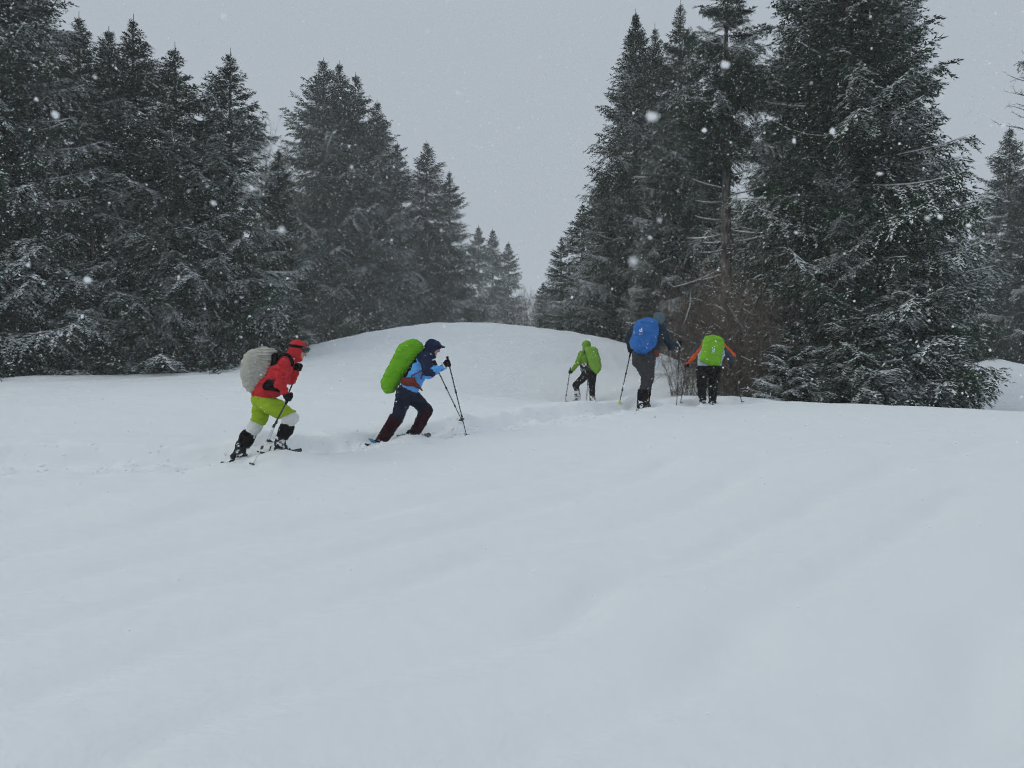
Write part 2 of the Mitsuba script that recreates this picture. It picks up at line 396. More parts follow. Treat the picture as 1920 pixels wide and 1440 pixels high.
def plant_tree(name, var, px, top, d, rot, wide, label, group=None, sink=0.15, category='spruce tree'):
    w, n, sn, H = VARIANT[var]
    x, y = (px - 960) / FOCAL * d, d
    z0 = float(ground_z([x], [y], False)[0]) - sink
    h = at(px, top, d)[2] - z0
    sz = h / H
    m = T().translate([x, y, z0]).rotate([0, 0, 1], rot).scale([sz * wide, sz * wide, sz])
    key = numbered(name)
    for part, d_ in (('trunk', w), ('crown', n), ('snow_cover', sn)):
        scene[f'{key}__{part}'] = {**d_, 'to_world': m}
    say(key, label, category, group)
    labels[key + '__snow_cover'] = {'kind': 'stuff'}
    return key, m


variant('tall', 3, 13.5, 3.7, fine=1.12, snow=0.48, power=0.72, ragged=0.35)
variant('snowy', 8, 10.5, 3.3, snow=0.75, power=0.72, droop=1.1, ragged=0.4)
variant('pointed', 13, 10.5, 3.1, snow=0.6, power=0.75, ragged=0.32)
variant('slim', 21, 13.5, 3.3, snow=0.42, fine=1.35, power=0.68, ragged=0.35)
variant('ragged', 34, 14.0, 3.9, snow=0.4, fine=1.35, power=0.62, ragged=0.45)
variant('bare_stem', 55, 16.5, 2.7, clear=8.6, snow=0.25, power=0.55, ragged=0.45, low_taper=0.3)
variant('giant', 89, 15.5, 4.2, fine=1.22, snow=0.6, per_m=22, power=0.74, droop=1.1, ragged=0.20)
variant('young', 144, 3.6, 1.75, clear=0.08, per_m=34, snow=0.95, power=0.8, droop=0.7, base_wide=0.15, low_taper=0)
variant('skirted', 233, 6.6, 2.1, clear=0.05, per_m=26, snow=0.85, power=0.85, droop=0.75, base_wide=0.35, low_taper=0)
variant('distant', 377, 12.0, 3.0, snow=0.3, fine=2.2, per_m=16, power=0.66, ragged=0.35)
print({k: [len(meshkit.WRITTEN[d['filename']][1]) for d in v[:3]] for k, v in VARIANT.items()})
exec_trees = [
    # name, variant, px, top y, distance, turn, width, label
    ('spruce_tree', 'giant', -15, -330, 23.2, 20, 0.95, 'tall dark spruce cut off by the left edge, its top out of frame'),
    ('spruce_tree', 'tall', 148, 35, 29, 70, 1.09, 'hazy spruce just right of the cut-off spruce at the left edge'),
    ('spruce_tree', 'pointed', 60, 160, 30, 10, 1.15, 'spruce whose crown shows behind the cut-off spruce at the left edge'),
    ('spruce_tree', 'ragged', 204, 62, 27.5, 200, 0.92, 'slender second leader spruce leaning against the tall spruce left of the twin pointed ones'),
    ('spruce_tree', 'tall', 250, 40, 25.5, 130, 1.15, 'tall spruce with a bushy top, highest of the left wood after the edge tree'),
    ('spruce_tree', 'pointed', 328, 95, 25, 250, 1.24, 'pointed spruce with a thin spiky leader, left one of two pointed spruces'),
    ('spruce_tree', 'snowy', 432, 105, 25.5, 40, 0.98, 'snow-laden spruce at the right end of the near left wood above the grey backpack'),
    ('spruce_tree', 'snowy', 175, 330, 23.6, 160, 1.05, 'lower snowy spruce in front of the left wood with boughs sweeping down to the snow'),
    ('spruce_tree', 'snowy', 330, 330, 24, 280, 0.95, 'short snowy spruce below the twin pointed spruces of the left wood'),
    ('spruce_tree', 'slim', 522, 285, 31, 310, 1.0, 'slim hazy spruce between the near left wood and the middle group'),
    ('spruce_tree', 'tall', 390, 210, 33, 90, 1.15, 'spruce filling the dark gap behind the two pointed spruces'),
    ('spruce_tree', 'ragged', 607, 118, 55.9, 15, 1.15, 'tall ragged spruce at the left of the hazy middle group'),
    ('spruce_tree', 'slim', 637, 124, 57.85, 100, 1.0, 'second of the three close tops in the hazy middle group'),
    ('spruce_tree', 'slim', 667, 145, 57.2, 220, 1.1, 'third of the three close tops in the hazy middle group'),
    ('spruce_tree', 'ragged', 707, 195, 59.8, 170, 0.95, 'narrow hazy spruce with its tip just right of the three close tops'),
    ('spruce_tree', 'slim', 745, 272, 65, 60, 1.0, 'lower hazy spruce standing between the narrow spruce and the steep-sided pair'),
    ('spruce_tree', 'ragged', 800, 270, 65, 330, 1.05, 'taller spruce of the steep-sided pair above the green backpack hiker'),
    ('spruce_tree', 'slim', 843, 325, 68.9, 20, 1.05, 'right-hand lower spruce of the steep-sided pair above the snow crest'),
    ('spruce_tree', 'distant', 770, 400, 75.4, 45, 1.2, 'dim spruce filling the gap low behind the steep-sided pair'),
    ('spruce_tree', 'distant', 897, 427, 112, 0, 0.95, 'leftmost of the three small pale spruces beyond the snow crest'),
    ('spruce_tree', 'distant', 924, 432, 117.6, 120, 0.85, 'middle of the three small pale spruces beyond the snow crest'),
    ('spruce_tree', 'distant', 953, 457, 112, 240, 1.0, 'rightmost of the three small pale spruces beyond the snow crest'),
    ('spruce_tree', 'pointed', 1052, 447, 44, 60, 1.12, 'small snowy spruce at the left foot of the right-hand wood'),
    ('spruce_tree', 'snowy', 1018, 530, 49, 200, 1.2, 'lowest spruce of the right-hand wood beside the pale bare bush'),
    ('spruce_tree', 'snowy', 1092, 385, 40, 130, 1.25, 'snowy spruce with low boughs on the slope above the green hood, left one of two'),
    ('spruce_tree', 'snowy', 1158, 300, 33.5, 215, 1.2, 'snowy spruce with low boughs on the slope above the green hood, right one of two'),
    ('spruce_tree', 'giant', 1192, 28, 37, 250, 0.9, 'tall spruce with a long even left flank at the left of the right-hand wood'),
    ('spruce_tree', 'tall', 1228, 55, 38, 10, 0.8, 'slender spruce top tucked close behind the long-flanked spruce'),
    ('spruce_tree', 'snowy', 1130, 330, 36, 90, 1.1, 'mid-height snowy spruce behind the hiker with the green hood'),
    ('spruce_tree', 'snowy', 1228, 360, 31, 300, 0.85, 'snow-dusted lower spruce above the hiker with the blue backpack'),
    ('spruce_tree', 'tall', 1276, 12, 33, 190, 0.85, 'spruce with a narrow rounded top left of the bare-stemmed spruce'),
    ('spruce_tree', 'bare_stem', 1362, -75, 22, 0, 0.95, 'tall spruce with a long bare grey trunk and dead snowy limbs below its crown'),
    ('spruce_tree', 'tall', 1310, 180, 33, 40, 1.05, 'dark spruce filling the wood behind the bare grey trunk'),
    ('spruce_tree', 'tall', 1478, 50, 26, 220, 0.8, 'dark spruce just right of the bare grey trunk with its top below the sky gap'),
    ('spruce_tree', 'giant', 1580, -330, 20.8, 120, 0.9, 'largest dark spruce of the right-hand wood, its top out of frame'),
    ('spruce_tree', 'tall', 1672, 120, 21.8, 300, 0.75, 'dark spruce crown forming the right flank of the largest spruce'),
    ('spruce_tree', 'snowy', 1560, 255, 19.9, 75, 0.85, 'snow-flecked spruce in front of the largest dark spruce'),
    ('spruce_tree', 'tall', 1535, -90, 23.5, 50, 0.8, 'dark spruce crown close on the left side of the largest spruce'),
    ('spruce_tree', 'giant', 1640, -150, 22.6, 280, 0.82, 'dark spruce crown close behind the right side of the largest spruce'),
    ('spruce_tree', 'skirted', 1722, 380, 19, 20, 1.0, 'spruce at the right end of the wood with long low boughs lying on the snow'),
    ('spruce_tree', 'tall', 1690, 240, 30, 160, 0.8, 'spruce seen behind the right flank of the largest spruce'),
    ('young_spruce', 'young', 1612, 535, 17.6, 30, 1.0, 'young spruce heavily laden with snow in front of the largest dark spruce'),
    ('young_spruce', 'young', 1492, 612, 17.4, 170, 1.2, 'low young spruce under flat snow shelves right of the brown bush'),
    ('spruce_tree', 'ragged', 1893, 245, 44, 80, 1.05, 'hazy spruce near the right edge beyond the open snow'),
    ('spruce_tree', 'slim', 1835, 430, 55, 150, 1.2, 'dim spruce low in the gap between the right-hand wood and the edge spruces'),
    ('spruce_tree', 'slim', 1925, 330, 41, 200, 1.2, 'hazy spruce cut by the right edge with snowy lower boughs'),
]
for row in exec_trees:
    made = plant_tree(*row)
    if row[1] == 'bare_stem':
        STEM_KEY = made[0]
# ------------------------------------------------------------------ bare wood: dead limbs, shrubs, leafless trees


def twigs(seed, roots, dirs, length, radius, levels=3, kids=(4, 6), spread=0.7, droop=0.0, gravity=0.0, shrink=0.55, bend=0.25, sides=3, pts=5):
    """Branching bare stems grown level by level -> (vertices, faces), plus the paths."""
    r = np.random.default_rng(seed)
    P, D, L, R = np.asarray(roots, float), unit(np.asarray(dirs, float)), np.asarray(length, float), np.asarray(radius, float)
    out, paths = [], []
    full = pts
    for lev in range(levels):
        n = len(P)
        pts = full if lev < levels - 2 else (4 if lev < levels - 1 else 2)
        s = np.linspace(0, 1, pts)
        side = unit(r.normal(0, 1, (n, 3)))
        curve_ = P[:, None] + D[:, None] * (L[:, None] * s)[..., None] + side[:, None] * (bend * L[:, None] * s * s * r.uniform(-1, 1, (n, 1)))[..., None] + UP * ((gravity - droop * lev) * L[:, None] * s * s)[..., None]
        curve_ = curve_ + r.normal(0, 0.012, curve_.shape) * L[:, None, None] * s[None, :, None]
        out.append(tubes(curve_, R[:, None] * (1 - 0.7 * s)[None], sides))
        paths.append(curve_)
        if lev == levels - 1:
            break
        k = r.integers(kids[0], kids[1] + 1, n)
        i = np.repeat(np.arange(n), k)
        u = r.uniform(0.22, 1.0, len(i))
        f = u * (pts - 1); a = np.minimum(f.astype(int), pts - 2); t = (f - a)[:, None]
        P2 = curve_[i, a] * (1 - t) + curve_[i, a + 1] * t
        tan = unit(curve_[i, a + 1] - curve_[i, a])
        D2 = unit(tan + spread * r.normal(0, 1, (len(i), 3)))
        L, R = L[i] * shrink * r.uniform(0.5, 1.2, len(i)), np.maximum(R[i] * 0.55, 0.0022)
        P, D = P2, D2
    return join(*out), paths


def snow_on(paths, seed, share, thick, lift=0.0):
    r = np.random.default_rng(seed)
    acc = []
    for p in paths:
        horiz = np.abs(unit(p[:, -1] - p[:, 0])[:, 2]) < 0.65
        m = np.nonzero(horiz & (r.random(len(p)) < share))[0]
        if len(m):
            q = p[m] + UP * (lift + thick * 0.6)
            acc.append(tubes(q, thick * (0.35 + 0.65 * np.sin(np.linspace(0.2, 2.9, p.shape[1])))[None] * r.uniform(0.5, 1.2, (len(m), 1)), 3))
    return join(*acc)


# dead limbs of the bare grey trunk, one by one
sx, sy = (1362 - 960) / FOCAL * 22, 22.0
limb_rows = [(352, -1, 62, -18), (378, -1, 60, 4), (412, -1, 66, 0), (438, -1, 70, 6), (468, -1, 58, 10), (500, -1, 105, 42), (452, -1, 40, 2), (478, 1, 70, -22), (455, 1, 95, -18), (520, 1, 50, 10), (330, 1, 45, -12), (395, 1, 38, 6), (430, 1, 60, 12), (512, -1, 48, 12), (365, 1, 62, -10)]
rng = np.random.default_rng(77)
for y0, sgn, reach, fall in limb_rows:
    z0 = EYE + (720 - y0) / FOCAL * 22
    ln = reach / FOCAL * 22
    dep = rng.uniform(-0.5, 0.3) * ln
    end = np.array([sx + sgn * ln, sy + dep, z0 - fall / FOCAL * 22])
    a = np.array([sx + sgn * 0.04, sy, z0])
    pth = curve([a, a * .5 + end * .5 + (0, 0, -.05 * ln), end], 9)
    k = part_key(STEM_KEY, 'dead_branch')
    main = tubes(pth[None], np.linspace(.026, .007, 9)[None], 5)
    sub, sp = twigs(int(y0) + sgn, pth[3:8:1], unit(pth[4:9] - pth[3:8]) + rng.normal(0, .5, (5, 3)), np.full(5, ln * .22), np.full(5, .006), levels=2, kids=(2, 3))
    put(k, join(main, sub), 'mat_dead_wood')
    top = pth[1:] + UP * .022
    put(k + '__snow', tubes(top[None], (.006 + .015 * np.sin(np.linspace(.3, 2.9, 8)) * rng.uniform(.6, 1.1, 8))[None], 5), 'mat_snow_branch')


def shrub(name, label, category, px, d, width, height, n, seed, mat, snow=0.10, levels=4, sink=0.1, lean=0.0, thick=0.012, kids=(4, 6), snow_t=0.010, upright=1.0):
    r = np.random.default_rng(seed)
    x, y = (px - 960) / FOCAL * d, d
    key = numbered(name)
    ox, oy = r.normal(0, width * 0.22, n), r.normal(0, width * 0.16, n)
    z = ground_z(x + ox, y + oy, False) - sink
    roots = np.stack([x + ox, y + oy, z], 1)
    dirs = np.stack([ox / width * 0.7 + r.normal(0, 0.18, n) + lean, oy / width * 0.7 + r.normal(0, 0.18, n), np.full(n, upright)], 1)
    m, paths = twigs(seed, roots, dirs, height * r.uniform(0.6, 1.0, n), thick * r.uniform(0.5, 1.2, n), levels=levels, kids=kids, spread=0.55, shrink=0.5, gravity=0.16, droop=0.08)
    put(key + '__stem', m, mat, smooth=False)
    if snow:
        put(key + '__snow_cover', snow_on(paths[1:], seed + 1, snow, snow_t), 'mat_snow_branch', smooth=False)
    say(key, label, category)
    labels[key + '__stem'] = {'kind': 'stuff'}
    if snow:
        labels[key + '__snow_cover'] = {'kind': 'stuff'}
    return key


shrub('brown_bush', 'dense brown leafless thicket below the bare grey trunk, behind the hiker with orange sleeves', 'bush', 1362, 19.4, 1.8, 2.5, 125, 501, 'mat_twig_brown', snow=0.02, levels=4, kids=(4, 5), lean=0.0)
shrub('brown_bush', 'lower spill of brown twigs at the right of the thicket, against the low young spruce', 'bush', 1418, 18.6, 1.5, 1.9, 70, 502, 'mat_twig_brown', snow=0.05, levels=4, kids=(3, 5))
shrub('bramble', 'snowy tangle of thin stems left of the thicket, between the two right-hand hikers', 'bush', 1290, 20.4, .9, .8, 24, 503, 'mat_twig_grey', snow=0.30, levels=4, kids=(3, 5), upright=2.0)
shrub('bramble', 'low arching stems poking from the snow right of the bent tall hiker', 'bush', 1272, 18.8, .5, .42, 12, 504, 'mat_twig_grey', snow=0.22, levels=3, kids=(3, 5), upright=1.4)
shrub('bare_bush', 'pale frosted leafless bush in the gap beyond the snow crest', 'bush', 982, 62, 3.2, 2.9, 46, 505, 'mat_twig_grey', snow=0.28, levels=4, thick=.03, kids=(3, 4), snow_t=.02, sink=.3)
shrub('bare_bush', 'frosted twigs at the left foot of the right-hand wood', 'bush', 1003, 54, 2.4, 3.0, 36, 506, 'mat_twig_grey', snow=0.25, levels=4, thick=.03, kids=(3, 4), snow_t=.018, sink=.3)
shrub('bare_bush', 'thin leafless bush on the snowy bank near the right edge', 'bush', 1862, 44, 2.0, 1.2, 18, 507, 'mat_twig_grey', snow=0.15, levels=3, thick=.02)
shrub('bare_bush', 'small thin bush low on the slope at the right edge', 'bush', 1905, 44, 1.6, 1.0, 14, 508, 'mat_twig_grey', snow=0.15, levels=3, thick=.02)
shrub('dead_stalk', 'tiny dark dead stalks poking through the snow below the tall hiker', 'plant', 1228, 12.6, .12, .07, 7, 509, 'mat_twig_brown', snow=0, levels=2, thick=.004, kids=(1, 2), sink=.02)


def bare_tree(name, label, px, top, d, seed, crown=0.20, n=11):
    r = np.random.default_rng(seed)
    x, y = (px - 960) / FOCAL * d, d
    z0 = float(ground_z([x], [y], False)[0]) - 0.3
    H = at(px, top, d)[2] - z0
    key = numbered(name)
    zs = np.linspace(0, 1, 12)
    tr = np.stack([x + 0.02 * H * np.sin(zs * 4 + seed), y + zs * 0, z0 + H * 0.8 * zs], 1)
    put(key + '__trunk', tubes(tr[None], (0.016 * H * (1 - zs * .85))[None], 8), 'mat_bark')
    t = r.uniform(.35, 1.0, n * 2)
    roots = np.stack([np.interp(t, zs, tr[:, i]) for i in range(3)], 1)
    az = r.uniform(0, 2 * np.pi, n * 2)
    dirs = np.stack([np.cos(az) * .8, np.sin(az) * .8, r.uniform(.5, 1.4, n * 2)], 1)
    m, paths = twigs(seed, roots, dirs, H * crown * r.uniform(.6, 1.1, n * 2) * (1.15 - .5 * t), 0.006 * H * (1.2 - t), levels=4, kids=(4, 5), spread=.5, shrink=.5, gravity=.12)
    put(key + '__crown', m, 'mat_twig_brown', smooth=False)
    put(key + '__snow_cover', snow_on(paths[1:3], seed + 1, .12, .012), 'mat_snow_branch', smooth=False)
    say(key, label, 'leafless tree')
    labels[key + '__snow_cover'] = {'kind': 'stuff'}


bare_tree('bare_tree', 'brownish leafless tree rising in the gap between the near left wood and the middle group', 490, 208, 50, 601)
bare_tree('bare_tree', 'second leafless tree with fine upright twigs, nearer the middle group', 520, 236, 52, 602)

# the tall spruce at the right edge: its trunk stands just outside the frame, its dead limbs reach in
w, nd, sn, Hh = variant('bare_stem')
xk, yk = (2020 - 960) / FOCAL * 34, 34.0
zk = float(ground_z([xk], [yk], False)[0]) - .2
hk = at(2020, -420, 34)[2] - zk
mk = T().translate([xk, yk, zk]).rotate([0, 0, 1], 140).scale([hk / Hh * .62, hk / Hh * .62, hk / Hh])
EDGE = numbered('spruce_tree')
for part, d_ in (('trunk', w), ('crown', nd), ('snow_cover', sn)):
    scene[f'{EDGE}__{part}'] = {**d_, 'to_world': mk}
labels[EDGE + '__snow_cover'] = {'kind': 'stuff'}
say(EDGE, 'spruce at the right edge whose bare dead limbs curve into the sky', 'spruce tree')
for y0, reach, tip_y in [(128, 58, 112), (145, 66, 150), (160, 72, 140), (186, 82, 180), (200, 84, 205), (212, 92, 210), (238, 100, 232), (243, 78, 246), (176, 60, 168), (224, 60, 214)]:
    a = at(2020, y0 - 4, 34) + (-.1, 0, 0); e = at(1976 - reach, tip_y, 34) + (0, rng.uniform(-.6, .6), 0)
    pth = curve([a, a * .55 + e * .45 + (0, 0, -.22), e + (0, 0, .05)], 10)
    k = part_key(EDGE, 'dead_branch')
    sub, _ = twigs(y0, pth[4:10], unit(np.gradient(pth, axis=0)[4:10]) + rng.normal(0, .45, (6, 3)), np.full(6, .35), np.full(6, .012), levels=2, kids=(2, 4))
    put(k, join(tubes(pth[None], np.linspace(.045, .012, 10)[None], 5), sub), 'mat_twig_grey')
# ------------------------------------------------------------------ distance-field modelling for people and packs
def surface_net(vals, lo, cell):
    """Naive surface nets: zero level of a grid -> (vertices, quads)."""
    ins = vals < 0
    n = np.array(vals.shape)
    cnt = sum(ins[a:n[0] - 1 + a, b:n[1] - 1 + b, c:n[2] - 1 + c].astype(np.int8) for a in (0, 1) for b in (0, 1) for c in (0, 1))
    act = (cnt > 0) & (cnt < 8)
    I = np.argwhere(act)
    ids = -np.ones(act.shape, int)
    ids[act] = np.arange(len(I))
    acc, w = np.zeros((len(I), 3)), np.zeros(len(I))
    for ax in range(3):
        o1, o2 = [q for q in range(3) if q != ax]
        for u in (0, 1):
            for v in (0, 1):
                a = I.copy(); a[:, o1] += u; a[:, o2] += v
                b = a.copy(); b[:, ax] += 1
                va, vb = vals[tuple(a.T)], vals[tuple(b.T)]
                cross = (va < 0) != (vb < 0)
                t = np.where(cross, va / np.where(cross, va - vb, 1), 0)
                p = a.astype(float); p[:, ax] += t
                acc += p * cross[:, None]; w += cross
    V = lo + cell * acc / w[:, None]
    Q = []
    for ax in range(3):
        o1, o2 = (ax + 1) % 3, (ax + 2) % 3
        sl0 = [slice(None)] * 3; sl1 = [slice(None)] * 3
        sl0[ax] = slice(0, -1); sl1[ax] = slice(1, None)
        E = np.argwhere(ins[tuple(sl0)] != ins[tuple(sl1)])
        ok = (E[:, o1] > 0) & (E[:, o2] > 0) & (E[:, o1] < n[o1] - 1) & (E[:, o2] < n[o2] - 1)
        E = E[ok]
        out = ins[tuple(sl0)][tuple(E.T)]
        q = []
        for u, v in ((-1, -1), (0, -1), (0, 0), (-1, 0)):
            c = E.copy(); c[:, o1] += u; c[:, o2] += v
            q.append(ids[tuple(c.T)])
        q = np.stack(q, 1)
        Q.append(np.where(out[:, None], q, q[:, ::-1]))
    return V, np.vstack(Q)


def cone_d(p, a, b, ra, rb, flat=None):
    a, b = np.asarray(a, float), np.asarray(b, float)
    ab = b - a
    t = np.clip(((p - a) @ ab) / max(ab @ ab, 1e-12), 0, 1)
    return np.linalg.norm(p - a - t[:, None] * ab, axis=1) - (ra + (rb - ra) * t)


def smin(a, b, k):
    h = np.clip(0.5 + 0.5 * (b - a) / k, 0, 1)
    return b + (a - b) * h - k * h * (1 - h)


def poly_d(P, poly):
    """Signed distance of 2D points to a polygon (negative inside)."""
    A, B = poly, np.roll(poly, -1, 0)
    d = np.full(len(P), 1e9)
    inside = np.zeros(len(P), bool)
    for a, b in zip(A, B):
        e = b - a
        w = P - a
        t = np.clip((w @ e) / (e @ e), 0, 1)
        d = np.minimum(d, np.linalg.norm(w - t[:, None] * e, axis=1))
        cond = (a[1] > P[:, 1]) != (b[1] > P[:, 1])
        xi = a[0] + (P[:, 1] - a[1]) / (b[1] - a[1] if b[1] != a[1] else 1e-12) * e[0]
        inside ^= cond & (P[:, 0] < xi)
    return np.where(inside, -d, d)


def blob(bones, cell=0.012, k=0.03, cuts=(), minus=(), extra=None, wrinkle=0.0, freq=9.0, seed=1, pad=0.05):
    """Smooth union of tapered bones (a, b, ra, rb), cut by planes (point, normal: the side the normal points to goes), less other bones; cloth wrinkles along the normal."""
    pts = np.array([q for b in bones for q in (b[0], b[1])], float)
    rad = max(max(b[2], b[3]) for b in bones) + pad
    lo, hi = pts.min(0) - rad, pts.max(0) + rad
    n = np.ceil((hi - lo) / cell).astype(int) + 1
    g = np.stack(np.meshgrid(*[lo[i] + cell * np.arange(n[i]) for i in range(3)], indexing='ij'), -1).reshape(-1, 3)
    d = None
    for b in bones:
        c = cone_d(g, *b[:4])
        d = c if d is None else smin(d, c, b[4] if len(b) > 4 else k)
    if extra is not None:
        d = extra(g, d)
    if wrinkle:
        q = g * freq
        f = np.abs(fbm(q * np.array([1, 1, 1.9]) + seed * 7.7, 3, seed=seed) - 0.5) * 2 + 0.5 * (fbm(q * 2.3 + seed, 2, seed=seed + 3) - 0.5)
        crease = (1 - np.abs(2 * fbm(q * np.array([.75, .75, 1.5]) + seed * 3.1, 2, seed=seed + 9) - 1)) ** 7
        d = d + wrinkle * (0.75 * (f - 0.35) + 0.9 * crease)
    for pt, nrm in cuts:
        d = np.maximum(d, (g - np.asarray(pt)) @ unit(np.asarray(nrm, float)))
    for b in minus:
        d = np.maximum(d, -cone_d(g, *b[:4]))
    V, Q = surface_net(d.reshape(n), lo, cell)
    return V, np.vstack([Q[:, [0, 1, 2]], Q[:, [0, 2, 3]]])


def hand_bones(wrist, grip, axis, side, r=0.0105):
    """Five fingers closed round a pole grip: wrist, the pole's centre in the fist, the pole's axis, side: +1 or -1 puts the thumb. -> (palm bones, finger bones)"""
    wrist, grip, A = np.asarray(wrist, float), np.asarray(grip, float), unit(np.asarray(axis, float))
    F = grip - wrist
    F = unit(F - A * (F @ A) * 0.7)
    S = unit(np.cross(A, F)) * side
    F = unit(np.cross(S, A)) * np.sign(np.cross(S, A) @ F + 1e-9)
    R = 0.027
    palm, fing = [(wrist, grip - F * 0.055, 0.030, 0.032)], []
    for k, (off, ln) in enumerate(zip((0.031, 0.011, -0.010, -0.029), (0.94, 1.0, 0.95, 0.78))):
        c = grip + A * off
        th = np.radians([-25, 45, 115, 185]) * np.array([1, 1, ln, ln])
        P = [c + R * (-S * np.cos(x) + F * np.sin(x)) for x in th]
        root = grip - F * 0.050 + A * off * 0.8
        palm.append((root, P[0], 0.019, 0.014))
        fing += [(P[0], P[1], r * 1.12, r * 1.04), (P[1], P[2], r * 1.04, r * 0.96), (P[2], P[3], r * 0.96, r * 0.85)]
    tb = grip - F * 0.058 + A * 0.022
    t1 = grip + A * 0.046 - F * 0.026 + S * 0.012
    t2 = grip + A * 0.052 + F * 0.004 + S * 0.030
    fing += [(tb, t1, 0.0155, 0.0125), (t1, t2, 0.0125, 0.0105)]
    return palm, fing


def head_parts(c, fwd, up, s=1.0):
    """Bones and cuts of a bare head with face: c head centre, fwd gaze, up crown."""
    f = unit(np.asarray(fwd, float)); l = unit(np.cross(up, f)); u = np.cross(f, l)
    def q(x, y, z): return c + s * (f * x + l * y + u * z)
    bones = [(q(-0.022, 0, 0.035), q(0.012, 0, 0.038), 0.088, 0.082), (q(0.018, 0, -0.01), q(0.040, 0, -0.082), 0.066, 0.034),
             (q(-0.01, 0.03, -0.03), q(0.03, 0.022, -0.07), 0.045, 0.035), (q(-0.01, -0.03, -0.03), q(0.03, -0.022, -0.07), 0.045, 0.035),
             (q(0.088, 0, 0.018), q(0.112, 0, -0.020), 0.010, 0.014, 0.012), (q(0.105, 0, -0.024), q(0.086, 0, -0.030), 0.013, 0.012, 0.010),
             (q(0.078, 0.018, -0.052), q(0.078, -0.018, -0.052), 0.011, 0.011, 0.008), (q(0.074, 0.016, -0.066), q(0.074, -0.016, -0.066), 0.012, 0.012, 0.008),
             (q(0.068, 0, -0.092), q(0.066, 0, -0.094), 0.019, 0.019, 0.015),
             (q(0.070, 0.040, 0.034), q(0.078, 0.012, 0.032), 0.013, 0.013, 0.012), (q(0.070, -0.040, 0.034), q(0.078, -0.012, 0.032), 0.013, 0.013, 0.012),
             (q(0.058, 0.045, -0.022), q(0.04, 0.058, -0.018), 0.020, 0.020, 0.02), (q(0.058, -0.045, -0.022), q(0.04, -0.058, -0.018), 0.020, 0.020, 0.02),
             (q(-0.005, 0.082, 0.018), q(-0.008, 0.080, -0.022), 0.016, 0.011, 0.008), (q(-0.005, -0.082, 0.018), q(-0.008, -0.080, -0.022), 0.016, 0.011, 0.008)]
    eyes = [(q(0.086, 0.031, 0.010), q(0.086, 0.033, 0.010), 0.015, 0.015), (q(0.086, -0.031, 0.010), q(0.086, -0.033, 0.010), 0.015, 0.015)]
    return bones, eyes, q


def hood_mesh(c, fwd, up, r=0.125, length=0.03, open_r=0.078, drop=0.02, seed=1, neck=None, cell=0.011, wrinkle=0.006, tilt=-0.25):
    f = unit(np.asarray(fwd, float)); l = unit(np.cross(up, f)); u = np.cross(f, l)
    bones = [(c - f * 0.02 + u * 0.03, c + f * length + u * 0.028, r, r * 0.93), (c - f * 0.015 - u * 0.05, c + f * length * 0.8 - u * 0.075, r * 0.86, r * 0.72)]
    if neck is not None:
        bones.append((c - u * 0.08, neck, r * 0.75, r * 0.85))
    fo = unit(f + u * tilt)
    return blob(bones, cell, 0.05, minus=[(c + f * 0.035 - u * drop, c + fo * 0.35 - u * drop, open_r, open_r * 1.2)], wrinkle=wrinkle, freq=11, seed=seed)


